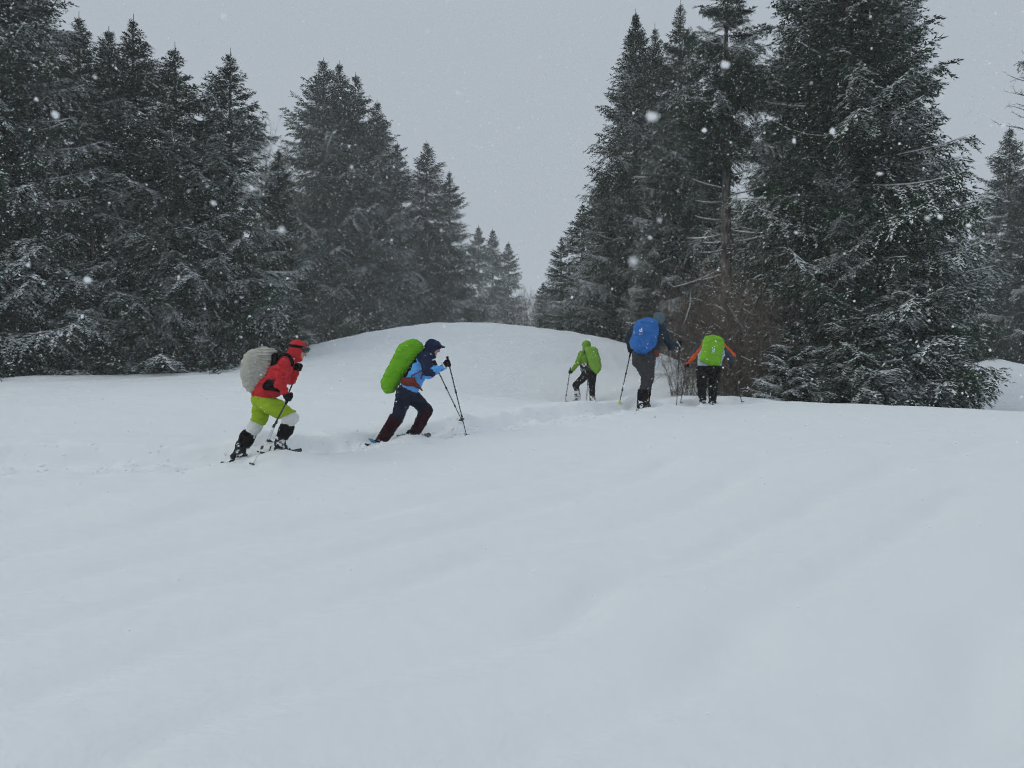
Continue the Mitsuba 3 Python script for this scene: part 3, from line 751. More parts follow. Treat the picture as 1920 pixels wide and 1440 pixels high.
def pack_mesh(poly_px, D, depth0, depth1, rnd, cell=0.012, gather=None, wrinkle=0.006, seed=1, dome=0.0):
    """A stuffed pack cover: outline in photograph pixels at distance D, from depth0 to depth1 (metres nearer / farther than D), rounded by rnd.
    gather: (px, py, towards px, py, reach, waves): folds that run out from a drawn-in edge."""
    P2 = np.array([[(x - 960) / FOCAL * D, EYE + (720 - y) / FOCAL * D] for x, y in poly_px])
    lo = np.array([P2[:, 0].min(), D + depth0, P2[:, 1].min()]) - 0.07
    hi = np.array([P2[:, 0].max(), D + depth1, P2[:, 1].max()]) + 0.07
    n = np.ceil((hi - lo) / cell).astype(int) + 1
    g = np.stack(np.meshgrid(*[lo[i] + cell * np.arange(n[i]) for i in range(3)], indexing='ij'), -1).reshape(-1, 3)
    xz = np.stack(np.meshgrid(lo[0] + cell * np.arange(n[0]), lo[2] + cell * np.arange(n[2]), indexing='ij'), -1).reshape(-1, 2)
    d2 = poly_d(xz, P2).reshape(n[0], 1, n[2])
    d2 = np.broadcast_to(d2, n).reshape(-1)
    yc, yh = D + (depth0 + depth1) / 2, (depth1 - depth0) / 2
    dy = np.abs(g[:, 1] - yc) - yh
    if dome:
        dy = dy + dome * (1 - np.clip(-d2 / 0.15, 0, 1)) ** 2
    a, b = d2 + rnd, dy + rnd
    d = np.minimum(np.maximum(a, b), 0) + np.hypot(np.maximum(a, 0), np.maximum(b, 0)) - rnd
    q = g * 8.0
    crease = (1 - np.abs(2 * fbm(q * np.array([.55, .55, .9]) + seed * 3.1, 2, seed=seed + 9) - 1)) ** 8
    d = d + wrinkle * (np.abs(fbm(q + seed * 5.1, 3, seed=seed) - 0.5) * 2 - 0.3 + 1.1 * crease)
    for e in gather or ():
        a0 = np.array([(e[0] - 960) / FOCAL * D, EYE + (720 - e[1]) / FOCAL * D]); a1 = np.array([(e[2] - 960) / FOCAL * D, EYE + (720 - e[3]) / FOCAL * D])
        ed = a1 - a0; ln = np.linalg.norm(ed); ed = ed / ln; nr = np.array([-ed[1], ed[0]])
        w = g[:, [0, 2]] - a0
        s, v = w @ ed, np.abs(w @ nr)
        fan = (s - ln / 2) * (1 + 0.5 * v / e[4]) / ln
        ph = fan * e[5] + 2.2 * (fbm(np.stack([s * 2.5, g[:, 1] * 3.0, v * 1.3], 1) + seed, 3, seed=seed + 2) - 0.5) * 2
        fold = np.abs(np.sin(np.pi * ph)) ** 0.7
        d = d - 0.034 * (0.5 - fold) * (1 - sstep(e[4] * 0.25, e[4], v)) * sstep(-0.08, 0.04, s) * sstep(-0.08, 0.04, ln - s)
    V, Q = surface_net(d.reshape(n), lo, cell)
    return V, np.vstack([Q[:, [0, 1, 2]], Q[:, [0, 2, 3]]])


def strap_mesh(path, width, thick=0.006, nrm=(0, -1, 0)):
    """A flat webbing band along a path; nrm: the way its face looks."""
    P = np.asarray(path, float)
    tan = unit(np.gradient(P, axis=0))
    N = unit(np.asarray(nrm, float) - tan * (tan @ np.asarray(nrm, float))[:, None])
    W = np.cross(tan, N)
    c = np.stack([P + W * width / 2 + N * thick / 2, P + W * width / 2 - N * thick / 2, P - W * width / 2 - N * thick / 2, P - W * width / 2 + N * thick / 2], 1)
    k = len(P)
    id_ = np.arange(k * 4).reshape(k, 4)
    q = np.stack([id_[:-1], np.roll(id_, -1, 1)[:-1], np.roll(id_, -1, 1)[1:], id_[1:]], -1).reshape(-1, 4)
    q = np.vstack([q, id_[0][None, ::-1], id_[-1][None]])
    return c.reshape(-1, 3), np.vstack([q[:, [0, 1, 2]], q[:, [0, 2, 3]]])


# cloth and gear materials
def fabric(name, rgb, rough=0.7, spec=0.16, var=0.12, bump=0.0025):
    rgb = np.array(rgb, float)

    def col(p, n, uv, c=tuple(rgb.tolist())):
        v = mikit.fbm(p.x * 6, p.y * 6, p.z * 6, 3)
        return mi.Color3f(*c) * (1 - var + 2 * var * v)

    def bmp(p, n, uv):
        return mikit.fbm(p.x * 28, p.y * 28, p.z * 42, 3)
    m = {'type': 'principled', 'base_color': mikit.proc(col), 'roughness': rough, 'specular': spec}
    scene[name] = {'type': 'twosided', 'bsdf': {'type': 'bumpmap', 'arbitrary': mikit.proc(bmp, eps=4e-3), 'scale': bump * 14, 'bsdf': m}}


fabric('mat_red', (0.50, 0.022, 0.028))
fabric('mat_lime', (0.30, 0.44, 0.018))
fabric('mat_white_cloth', (0.66, 0.67, 0.68))
fabric('mat_black_cloth', (0.006, 0.006, 0.007), var=0.3, spec=0.03)
fabric('mat_grey_cover', (0.42, 0.415, 0.37), rough=0.5)
fabric('mat_green_cover', (0.15, 0.43, 0.008), rough=0.45)
fabric('mat_green_cover_pale', (0.19, 0.46, 0.018), rough=0.45)
fabric('mat_green_jacket', (0.15, 0.32, 0.022))
fabric('mat_green_cover_dull', (0.19, 0.39, 0.04), rough=0.5)
fabric('mat_blue_cover', (0.026, 0.14, 0.45), rough=0.45)
fabric('mat_sky_blue', (0.105, 0.36, 0.80))
fabric('mat_navy', (0.013, 0.021, 0.058), spec=0.08)
fabric('mat_navy_trousers', (0.010, 0.015, 0.036), spec=0.06)
fabric('mat_plum', (0.026, 0.006, 0.010), var=0.25, spec=0.05)
fabric('mat_rust', (0.17, 0.028, 0.018))
fabric('mat_grey_trousers', (0.048, 0.046, 0.050), spec=0.08)
fabric('mat_slate_jacket', (0.022, 0.033, 0.052), spec=0.08)
fabric('mat_teal_hat', (0.085, 0.135, 0.175))
fabric('mat_orange', (0.74, 0.10, 0.022))
fabric('mat_slate_sleeve', (0.045, 0.058, 0.078))
fabric('mat_pale_blue_cloth', (0.36, 0.44, 0.54))
fabric('mat_dark_olive', (0.03, 0.04, 0.035))
fabric('mat_glove', (0.006, 0.006, 0.007), rough=0.65, spec=0.06)
fabric('mat_boot', (0.010, 0.010, 0.010), rough=0.65, spec=0.06)


def snowy_colour(p, n, uv):
    v = mikit.fbm(p.x * 22, p.y * 22, p.z * 22, 3)
    return mikit.mix((0.008, 0.008, 0.009), (0.70, 0.72, 0.75), mikit.smoothstep(0.52, 0.60, v))


def snowier_colour(p, n, uv):
    v = mikit.fbm(p.x * 20, p.y * 20, p.z * 16, 3)
    return mikit.mix((0.03, 0.032, 0.035), (0.68, 0.70, 0.74), mikit.smoothstep(0.42, 0.52, v))


cloth('mat_snowy_boot', None, fn=snowy_colour, rough=0.7)
cloth('mat_snow_caked', None, fn=snowier_colour, rough=0.8)
cloth('mat_skin', (0.50, 0.27, 0.19), rough=0.5)
cloth('mat_black_plastic', (0.016, 0.016, 0.017), rough=0.4, spec=0.5)
cloth('mat_blue_plastic', (0.03, 0.21, 0.40), rough=0.4, spec=0.5)
cloth('mat_orange_plastic', (0.62, 0.17, 0.02), rough=0.4, spec=0.5)
cloth('mat_yellow_plastic', (0.62, 0.78, 0.05), rough=0.4, spec=0.5)
cloth('mat_goggle_lens', (0.006, 0.007, 0.008), rough=0.5, spec=0.12)
cloth('mat_white_print', (0.62, 0.68, 0.75), rough=0.6)
scene['mat_alu'] = {'type': 'twosided', 'bsdf': {'type': 'principled', 'base_color': {'type': 'rgb', 'value': [0.55, 0.57, 0.60]}, 'metallic': 0.75, 'roughness': 0.35}}


# ------------------------------------------------------------------ poles and snowshoes
def trekking_pole(top, tip, label, basket='mat_black_plastic', lower='mat_black_plastic', group=None, strap_dir=None, thick=1.0):
    """top: end of the grip, tip: point in the snow."""
    key = numbered('trekking_pole')
    top, tip = np.asarray(top, float), np.asarray(tip, float)
    ax = unit(tip - top); ln = np.linalg.norm(tip - top)
    def seg(a, b, r0, r1, n=10, k=2):
        t = np.linspace(a, b, k)
        return tubes((top + ax * t[:, None])[None], np.linspace(r0, r1, k)[None] * thick, n)
    def knob(t0, t1, r):
        t = np.array([t0, t0 + 0.006, t1 - 0.006, t1])
        return tubes((top + ax * t[:, None])[None], np.array([[0.4 * r, r, r, 0.4 * r]]) * thick, 10)
    tg = np.array([-0.004, 0.0, 0.02, 0.035, 0.06, 0.10, 0.14, 0.16, 0.165])
    put(key + '__grip', tubes((top + ax * tg[:, None])[None], np.array([[0.006, 0.019, 0.021, 0.015, 0.017, 0.016, 0.017, 0.014, 0.008]]), 12), 'mat_glove')
    m1, m2 = 0.165 + (ln - 0.165) * 0.34, 0.165 + (ln - 0.165) * 0.68
    put(key + '__upper_shaft', seg(0.16, m1, 0.009, 0.009), 'mat_black_plastic')
    put(key + '__middle_shaft', seg(m1, m2, 0.008, 0.008), 'mat_black_plastic' if lower == 'mat_black_plastic' else 'mat_alu')
    put(key + '__lower_shaft', seg(m2, ln - 0.02, 0.007, 0.006), lower)
    put(key + '__lock', knob(m1 - 0.025, m1 + 0.025, 0.015), 'mat_black_plastic')
    put(key + '__lock_001', knob(m2 - 0.025, m2 + 0.025, 0.014), 'mat_black_plastic')
    bc = tip - ax * 0.055
    up = unit(np.array([0, 0, 1.0]) * 0.5 - ax)
    e1 = unit(np.cross(up, [0, 1.0, 0.1])); e2 = np.cross(up, e1)
    th = np.linspace(0, 2 * np.pi, 25)[:-1]
    rr = 0.042 + 0.006 * np.cos(4 * th)
    ring = bc + rr[:, None] * (np.cos(th)[:, None] * e1 + np.sin(th)[:, None] * e2)
    ringc = np.vstack([ring, ring[:2]])
    spokes = [np.stack([bc, bc + 0.042 * (math.cos(q) * e1 + math.sin(q) * e2)]) for q in np.arange(4) * math.pi / 2 + 0.4]
    put(key + '__basket', join(tubes(ringc[None], np.full((1, len(ringc)), 0.006), 6), tubes(np.array(spokes), np.full((4, 2), 0.007), 6), tubes(np.stack([bc - ax * 0.012, bc + ax * 0.012])[None], np.array([[0.013, 0.010]]), 10)), basket)
    put(key + '__tip', seg(ln - 0.03, ln, 0.005, 0.003, 8), 'mat_alu')
    if strap_dir is not None:
        sd = np.asarray(strap_dir, float)
        put(key + '__wrist_strap', strap_mesh(curve([top + ax * 0.015, top + sd * 0.35, top + sd * 0.8 + [0, 0, -0.03], top + sd * 0.6 + [0, 0, -0.10], top + ax * 0.03], 16), 0.014, 0.003), 'mat_black_cloth')
    say(key, label, 'trekking pole', group)
    return key


def snowshoe(toe, heel, label, tail='mat_black_plastic', deck='mat_black_plastic', width=0.20, roll=0.0, length=0.62, group=None, heel_lift=None):
    """toe, heel: where the ball and the heel of the boot sit; the shoe runs on beyond both."""
    key = numbered('snowshoe')
    toe, heel = np.asarray(toe, float), np.asarray(heel, float)
    f = unit(toe - heel); side = unit(np.cross([0, 0, 1.0], f)); side = unit(side * math.cos(roll) + np.cross(f, side) * math.sin(roll)); u = np.cross(f, side)
    c = (toe + heel) / 2
    xs = np.linspace(-0.55, 0.50, 30) * length
    s = xs / length
    hw = width / 2 * np.clip(np.interp(s, [-0.55, -0.45, -0.25, 0.0, 0.3, 0.42, 0.50], [0.10, 0.42, 0.72, 0.86, 1.0, 0.86, 0.05]), 0.04, 1)
    lift = np.interp(s, [-0.55, 0.25, 0.50], [0.0, 0.0, 0.075]) ** 1 + 0.02 * np.interp(s, [-0.55, -0.4], [1, 0])
    def q(x, y, z): return c + f * x + side * y + u * z
    def deck_piece(x0, x1, t=0.005, grow_=1.0, dz=0.0, ny=5):
        xx = np.linspace(x0, x1, 16) * length
        h = np.interp(xx, xs, hw) * grow_; l = np.interp(xx, xs, lift) + dz
        rows = []
        for z in (t, -t):
            rows.append(np.array([[q(xx[i], h[i] * y, l[i] + z - 0.008 * (1 - y * y)) for y in np.linspace(-1, 1, ny)] for i in range(16)]))
        V = np.vstack([rows[0].reshape(-1, 3), rows[1].reshape(-1, 3)])
        id_ = np.arange(16 * ny).reshape(16, ny); o = 16 * ny
        qd = [np.stack([id_[:-1, :-1], id_[1:, :-1], id_[1:, 1:], id_[:-1, 1:]], -1).reshape(-1, 4)]
        qd.append(qd[0][:, ::-1] + o)
        edge = np.concatenate([id_[0], id_[1:, -1], id_[-1, ::-1][1:], id_[::-1, 0][1:-1]])
        e2 = np.roll(edge, -1)
        qd.append(np.stack([edge, e2, e2 + o, edge + o], 1))
        qd = np.vstack(qd)
        return V, np.vstack([qd[:, [0, 1, 2]], qd[:, [0, 2, 3]]])
    put(key + '__deck', deck_piece(-0.30, 0.49), deck, smooth=40)
    put(key + '__tail', deck_piece(-0.55, -0.29, 0.006, 1.02), tail, smooth=40)
    rim = np.vstack([[q(xs[i], hw[i], lift[i]) for i in range(30)], [q(xs[i], -hw[i], lift[i]) for i in range(29, -1, -1)], [q(xs[0], hw[0], lift[0])]])
    put(key + '__frame', tubes(rim[None], np.full((1, len(rim)), 0.009), 7), 'mat_black_plastic')
    bt = np.array([[-0.05, 0.055], [0.10, 0.055], [0.16, 0.03], [0.16, -0.03], [0.10, -0.055], [-0.05, -0.055]])
    bind = [(q(x, y, 0.012), q(x, y * 1.02, 0.055), 0.012, 0.010) for x, y in bt] + [(q(0.14, 0.03, 0.05), q(0.14, -0.03, 0.05), 0.012, 0.012), (q(0.05, 0.055, 0.055), q(0.05, -0.055, 0.095), 0.009, 0.009), (q(-0.15, 0.0, 0.012), q(0.16, 0, 0.012), 0.035, 0.035)]
    put(key + '__binding', blob(bind, 0.008, 0.012, pad=0.03), 'mat_snowy_boot')
    teeth = []
    for x in (0.12, 0.02, -0.10):
        for y in (-0.06, -0.02, 0.02, 0.06):
            teeth.append((q(x, y, -0.005), q(x + 0.01, y, -0.035), 0.008, 0.003))
    put(key + '__crampon', blob(teeth, 0.008, 0.004, pad=0.02), 'mat_alu')
    say(key, label, 'snowshoe', group)
    labels[key + '__crampon'] = {'kind': 'stuff'}
    return key


def boot_bones(ankle, toe, heel, r=0.052):
    ankle, toe, heel = map(lambda v: np.asarray(v, float), (ankle, toe, heel))
    return [(ankle + (0, 0, 0.06), ankle, r * 1.12, r * 1.05), (ankle, heel + (0, 0, r * .8), r * 1.0, r * 0.85), (heel + (0, 0, r * .75), toe + (0, 0, r * .7), r * 0.80, r * 0.72), (ankle + (0, 0, -0.01), toe + (toe - heel) * -0.15 + (0, 0, r * .8), r * 0.92, r * 0.8)]
# ------------------------------------------------------------------ the five hikers
def zoomer(x0, y0, s, D):
    return lambda zx, zy, dd=0.0: at(x0 + zx / s, y0 + zy / s, D + dd)


def zpoly(x0, y0, s, pts):
    return [(x0 + a / s, y0 + b / s) for a, b in pts]


def img_n(zx, zy):
    """A world normal from a direction in the photograph's plane (x right, y down)."""
    return np.array([zx, 0, -zy], float)


FEET = []


def leg_piece(pts, radii, cuts=(), mat=None, key=None, wrinkle=0.006, cell=0.012, seed=1):
    bones = [(pts[k], pts[k + 1], radii[k], radii[k + 1]) for k in range(len(pts) - 1)]
    put(key, blob(bones, cell, 0.04, cuts=cuts, wrinkle=wrinkle, seed=seed), mat)


def surface_y(cover, x, z):
    """The near face of a pack cover at (x, z)."""
    v = cover[0]
    tree_ = cKDTree(v[:, [0, 2]])
    d, i = tree_.query(np.stack([x, z], 1), k=24)
    y = v[i, 1]
    lim = y.min(1)
    w = np.where(y < lim[:, None] + 0.05, 1 / (d + 0.004), 0)
    return (w * y).sum(1) / w.sum(1)


def print_on(cover, key, mesh, origin, sx, mat='mat_white_print'):
    v = np.asarray(mesh.vertices); f = np.asarray(mesh.faces)
    x = origin[0] + v[:, 0] * sx; z = origin[2] + v[:, 1] * sx
    y = surface_y(cover, x, z) - 0.004 - v[:, 2]
    put(key, (np.stack([x, y, z], 1), f), mat, smooth=False)


def emblem_mesh(h):
    """The pack maker's mark: a scooped bowl and an upright with a notched head."""
    from shapely.geometry import Polygon, Point, box
    from shapely.ops import unary_union
    from shapely import affinity
    bowl = Point(-0.06, -0.06).buffer(0.36, 24).difference(Point(0.0, 0.0).buffer(0.15, 24)).difference(box(0.28, -1, 1, 1))
    stem = Polygon([(0.18, -0.36), (0.34, -0.42), (0.34, 0.60), (0.06, 0.60), (0.06, 0.44), (0.18, 0.42)])
    g = affinity.scale(unary_union([bowl, stem]), h, h, origin=(0, 0))
    return trimesh.util.concatenate([trimesh.creation.extrude_polygon(q, 0.002, engine='earcut') for q in getattr(g, 'geoms', [g])])


def mark_pack(key, cover, Zc, emblem, lettering, h):
    print_on(cover, key + '__emblem', emblem_mesh(h), emblem, 1.0)
    t = meshkit.text_mesh('deuter', h * 0.24, 0.002, bold=True)
    t.apply_translation([-t.bounds.mean(0)[0], 0, 0])
    print_on(cover, key + '__lettering', t, lettering, 1.0)


def body(key, head, neck, chest, pelvis, arms, legs, lat, scale=1.0):
    """The continuous body under the clothes: head bones, torso, limbs. arms: (shoulder, elbow, wrist, grip); legs: (hip, knee, ankle, toe)."""
    hb, eyes, _ = head
    lat = np.asarray(lat, float)
    bones = list(hb) + [(neck - (0, 0, 0.02), neck + unit(hb[1][0] - neck) * 0.10, 0.055, 0.055), (neck, chest, 0.06, 0.10), (chest - lat * 0.07, pelvis - lat * 0.06, 0.09, 0.10), (chest + lat * 0.07, pelvis + lat * 0.06, 0.09, 0.10)]
    for s, e, w, g in arms:
        bones += [(chest + (neck - chest) * 0.5, s, 0.06, 0.05), (s, e, 0.046, 0.036), (e, w, 0.036, 0.025), (w, w + (g - w) * 0.5, 0.024, 0.020)]
    for h, k, a, t in legs:
        bones += [(pelvis, h, 0.09, 0.08), (h, k, 0.075, 0.05), (k, a, 0.048, 0.036), (a, t, 0.034, 0.024)]
    put(key, blob(bones, 0.0145, 0.022, minus=eyes), 'mat_skin')


def glove(key, wrist, grip, axis, side, mat='mat_glove', r=0.0135):
    palm, fing = hand_bones(wrist, grip, axis, side, r)
    palm = palm + [(wrist + (wrist - grip) * 0.5, wrist, 0.046, 0.038)]
    put(key, blob([b[:4] + (0.014,) for b in palm] + [b[:4] + (0.004,) for b in fing], 0.0065, 0.01, pad=0.03), mat)


def feet(*pts):
    FEET.extend(pts)


# ---- first: red jacket, lime shorts, grey pack cover, walking to the right
Z = zoomer(400, 600, 4.8, 10.0)
P = numbered('person')
say(P, 'person in a red hooded jacket and lime green shorts leaning forward on two poles', 'person')
y_ = np.array([0, 1.0, 0])
ns, ne, nw, ng = Z(635, 405, -.19), Z(597, 572, -.27), Z(650, 662, -.25), Z(683, 698, -.27)
fs, fe, fw, fg = Z(665, 405, .17), Z(692, 545, .22), Z(742, 462, .20), Z(774, 428, .19)
nh, nk, na = Z(480, 735, -.09), Z(708, 884, -.08), Z(602, 1105, .0)
fh, fk, fa = Z(440, 735, .09), Z(398, 950, .08), Z(245, 1165, .0)
nheel, ntoe = Z(545, 1192, -.03), Z(665, 1196, .13)
fheel, ftoe = Z(188, 1272, -.06), Z(284, 1262, .14)
hc, hf, hu = Z(762, 268), (1, .05, -.16), (0.16, 0, 1)
H1 = head_parts(hc, hf, hu)
body(P, H1, Z(705, 345), Z(620, 440), Z(465, 700), [(ns, ne, nw, ng), (fs, fe, fw, fg)], [(nh, nk, na, ntoe), (fh, fk, fa, ftoe)], y_)
jb = []
for dd in (-.075, .075):
    jb += [(Z(450, 655, dd), Z(590, 480, dd), .145, .15), (Z(590, 480, dd), Z(650, 390, dd * 1.2), .15, .105), (Z(525, 655, dd * .9), Z(600, 520, dd), .115, .13)]
jb += [(Z(655, 375), Z(722, 320), .10, .088)]
jb += [(ns, ne, .084, .07), (ne, nw, .070, .050), (fs, fe, .08, .068), (fe, fw, .066, .050)]
put(P + '__jacket', blob(jb, .011, .035, cuts=[(Z(480, 708), img_n(-45 * -1, 240))], wrinkle=.030, freq=8, seed=3), 'mat_red')
put(P + '__hood', hood_mesh(hc, hf, hu, r=.102, length=.018, open_r=.062, drop=.045, seed=4, neck=Z(715, 335), wrinkle=.003), 'mat_red')
sb = [(Z(452, 690, -.06), Z(452, 690, .06), .150, .150), (Z(515, 690, -.05), Z(515, 690, .05), .10, .10), (nh, Z(700, 875, -.08), .130, .108), (fh, Z(402, 950, .08), .130, .108)]
put(P + '__shorts', blob(sb, .011, .04, cuts=[(Z(676, 860), img_n(65, 143)), (Z(400, 932), img_n(-55, 135)), (Z(480, 690), img_n(45, -240))], wrinkle=.026, freq=7, seed=6), 'mat_lime')
leg_piece([Z(640, 840, -.08), nk, Z(640, 975, -.05)], [.082, .084, .074], (), 'mat_white_cloth', P + '__legging', .012, seed=8)
leg_piece([Z(402, 890, .08), Z(380, 955, .08), Z(330, 1040, .05)], [.088, .088, .080], (), 'mat_white_cloth', P + '__legging_001', .012, seed=9)
leg_piece([Z(690, 915, -.06), Z(655, 985, -.05), Z(605, 1085, 0)], [.086, .088, .080], [(Z(690, 932), img_n(105, -230) * [1, 1, 1]), (Z(625, 1058), img_n(-110, 200))], 'mat_black_cloth', P + '__gaiter', .009, .010, seed=10)
leg_piece([Z(345, 990, .06), Z(305, 1060, .05), Z(250, 1170, 0)], [.090, .094, .085], [(Z(330, 1014), img_n(80, -180)), (Z(265, 1138), img_n(-80, 180))], 'mat_black_cloth', P + '__gaiter_001', .009, .010, seed=11)
put(P + '__boot', blob(boot_bones(na, ntoe, nheel, .060), .010, .03, wrinkle=.010, freq=16, seed=12), 'mat_snowy_boot')
put(P + '__boot_001', blob(boot_bones(fa, ftoe, fheel, .062), .010, .03, wrinkle=.010, freq=16, seed=13), 'mat_snowy_boot')
ntop, ntip = Z(706, 655, -.27), Z(337, 1332, -.42)
ftop, ftip = Z(787, 394, .19), Z(487, 1118, .45)
glove(P + '__glove', nw, ng, ntop - ntip, 1)
glove(P + '__glove_001', fw, fg, ftop - ftip, -1)
trekking_pole(ntop, ntip, 'silver-tipped pole in the right hand of the hiker with the red jacket, planted behind', lower='mat_alu', thick=1.15)
trekking_pole(ftop, ftip, 'pole in the raised left hand of the hiker with the red jacket', lower='mat_alu', thick=1.1)
feet(ntip, ftip, ntoe, nheel, ftoe, fheel)
G = numbered('ski_goggles')
q = H1[2]
put(G + '__frame', blob([(q(.100, -.060, .026), q(.100, .060, .026), .034, .034), (q(.102, -.05, .004), q(.102, .05, .004), .030, .030), (q(.07, -.082, .026), q(.098, -.06, .022), .018, .026), (q(.07, .082, .026), q(.098, .06, .022), .018, .026)], .008, .015, pad=.03), 'mat_black_plastic')
put(G + '__lens', blob([(q(.116, -.05, .022), q(.116, .05, .022), .022, .022), (q(.116, -.042, .008), q(.116, .042, .008), .018, .018)], .007, .012, pad=.03), 'mat_goggle_lens')
th = np.linspace(.62, 2 * np.pi - .62, 26)
put(G + '__strap', strap_mesh([q(-.010 + .116 * math.cos(x), .113 * math.sin(x), .036 + .010 * math.cos(x) * -1) for x in th], .034, .006, nrm=unit(q(0, 0, 1) - q(0, 0, 0)) * 0 + (0, -1, 0.02)) if False else tubes(np.array([[q(-.006 + .112 * math.cos(x), .110 * math.sin(x), .040 + dz) for x in th] for dz in (-.012, -.004, .004, .012)]), np.full((4, 26), .0062), 6), 'mat_black_cloth')
say(G, 'black ski goggles strapped round the red hood of the leftmost hiker', 'goggles')
B = numbered('backpack')
say(B, 'bulging backpack under a crumpled grey rain cover, on the back of the leftmost hiker', 'backpack')
cov = pack_mesh(zpoly(400, 600, 4.8, [(395, 252), (470, 238), (540, 245), (574, 295), (558, 370), (550, 450), (546, 530), (500, 578), (430, 628), (365, 667), (318, 645), (285, 602), (267, 540), (264, 450), (272, 380), (295, 312), (335, 272)]), 10.0, -.20, .20, .13, .010,
                gather=[(400 + 575 / 4.8, 600 + 270 / 4.8, 400 + 480 / 4.8, 600 + 610 / 4.8, .32, 11)], wrinkle=.018, seed=5)
put(B + '__rain_cover', cov, 'mat_grey_cover')
put(B + '__pack_body', blob([(Z(560, 330, -.12), Z(540, 560, -.14), .045, .06), (Z(560, 330, .12), Z(540, 560, .14), .045, .06), (Z(560, 330, -.12), Z(560, 330, .12), .045, .045), (Z(540, 560, -.1), Z(540, 560, .1), .06, .06)], .012, .03), 'mat_black_cloth')
put(B + '__hip_belt', blob([(Z(478, 598, -.20), Z(560, 600, -.225), .052, .045), (Z(500, 570, -.2), Z(555, 575, -.215), .05, .045), (Z(560, 605, -.225), Z(610, 655, -.19), .042, .022)], .010, .02, wrinkle=.006, freq=14), 'mat_black_cloth')
put(B + '__shoulder_strap', strap_mesh(curve([Z(565, 355, -.13), Z(610, 318, -.15), Z(660, 312, -.17), Z(700, 352, -.18), Z(712, 420, -.17)], 18), .042, .012, (-.3, -.8, .7)), 'mat_black_cloth')
put(B + '__shoulder_strap_001', strap_mesh(curve([Z(565, 355, .13), Z(610, 318, .15), Z(660, 312, .17), Z(700, 352, .18), Z(712, 420, .17)], 18), .042, .012, (-.3, .8, .7)), 'mat_black_cloth')
snowshoe(ntoe + (0, 0, -.015), nheel + (0, 0, -.015), 'black snowshoe under the front foot of the hiker with the red jacket')
snowshoe(ftoe + (0, 0, -.015), fheel + (0, 0, -.015), 'black snowshoe under the rear foot of the hiker with the red jacket')

# ---- second: sky blue and navy jacket, long green pack
Z = zoomer(650, 600, 5.54, 11.5)
P = numbered('person')
say(P, 'person in a sky blue and navy jacket with a peaked navy hood, striding uphill', 'person')
ns, ne, nw, ng = Z(818, 402, -.18), Z(846, 562, -.25), Z(1002, 486, -.22), Z(1054, 452, -.21)
fs, fe, fw, fg = Z(835, 415, .16), Z(872, 545, .22), Z(884, 490, .21), Z(910, 452, .20)
nh, nk, na = Z(610, 770, -.09), Z(538, 985, -.10), Z(365, 1240, -.05)
fh, fk, fa = Z(668, 780, .09), Z(822, 932, .10), Z(708, 1165, .12)
nheel, ntoe = Z(305, 1298, -.12), Z(402, 1308, .06)
fheel, ftoe = Z(655, 1206, .05), Z(752, 1210, .20)
hc, hf, hu = Z(893, 292), (1, .0, -.28), (.28, 0, 1)
H2 = head_parts(hc, hf, hu)
body(P, H2, Z(835, 365), Z(790, 450), Z(640, 740), [(ns, ne, nw, ng), (fs, fe, fw, fg)], [(nh, nk, na, ntoe), (fh, fk, fa, ftoe)], y_)
jb = []
for dd in (-.07, .07):
    jb += [(Z(640, 715, dd), Z(735, 530, dd), .138, .135), (Z(735, 530, dd), Z(800, 405, dd * 1.2), .135, .10), (Z(690, 720, dd * .6), Z(735, 600, dd), .08, .11)]
jb += [(ne, nw, .072, .050), (fe, fw, .066, .048), (ns, ne, .078, .07), (fs, fe, .075, .066), (Z(815, 385), Z(865, 345), .085, .075)]
put(P + '__jacket', blob(jb, .011, .03, cuts=[(Z(640, 738), img_n(-120, 180))], wrinkle=.030, freq=8, seed=21), 'mat_sky_blue')
yb = [(Z(800, 408, -.10), Z(800, 408, .10), .112, .112), (ns, Z(846, 545, -.245), .089, .079), (Z(846, 545, -.245), Z(875, 548, -.25), .079, .074), (fs, fe, .082, .074), (Z(812, 385), Z(868, 345), .095, .088)]
put(P + '__shoulder_panel', blob(yb, .011, .03, cuts=[(Z(862, 540), img_n(150, -70) * [1, 1, 1] + (0, 0, 0))] if False else [], wrinkle=.011, freq=8, seed=22), 'mat_navy')
put(P + '__hood', hood_mesh(hc, hf, hu, r=.106, length=.030, open_r=.070, drop=.035, seed=24, neck=Z(845, 360), wrinkle=.008, tilt=-.15), 'mat_navy')
q = H2[2]
br = []
for k, a in enumerate(np.linspace(-1.1, 1.1, 7)):
    br.append((q(.080 + .012 * math.cos(a), .085 * math.sin(a), .075 - .012 * abs(a)), q(.100 + .075 * math.cos(a), .082 * math.sin(a), .066 - .02 * abs(a)), .009, .007))
put(P + '__cap_brim', blob(br, .008, .022, pad=.03), 'mat_navy')
tb = [(Z(620, 755, -.06), Z(620, 755, .06), .150, .150), (nh, nk, .140, .098), (fh, fk, .125, .092), (nk, Z(500, 1040, -.1), .096, .09), (fk, Z(790, 990, .1), .09, .085)]
put(P + '__trousers', blob(tb, .011, .04, cuts=[(Z(680, 690), img_n(120, -180))], wrinkle=.020, freq=7, seed=26), 'mat_navy_trousers')
leg_piece([Z(560, 930, -.10), Z(515, 1020, -.09), Z(430, 1150, -.07), Z(350, 1275, -.05)], [.11, .103, .092, .088], [(Z(535, 1010), img_n(70, -110)), (Z(355, 1300), img_n(0, 1))], 'mat_plum', P + '__gaiter', .011, .011, seed=27)
leg_piece([Z(790, 900, .10), Z(822, 940, .10), Z(775, 1050, .11), Z(705, 1185, .12)], [.098, .100, .088, .086], [(Z(805, 920), img_n(-60, -130)), (Z(705, 1208), img_n(0, 1))], 'mat_plum', P + '__gaiter_001', .011, .011, seed=28)
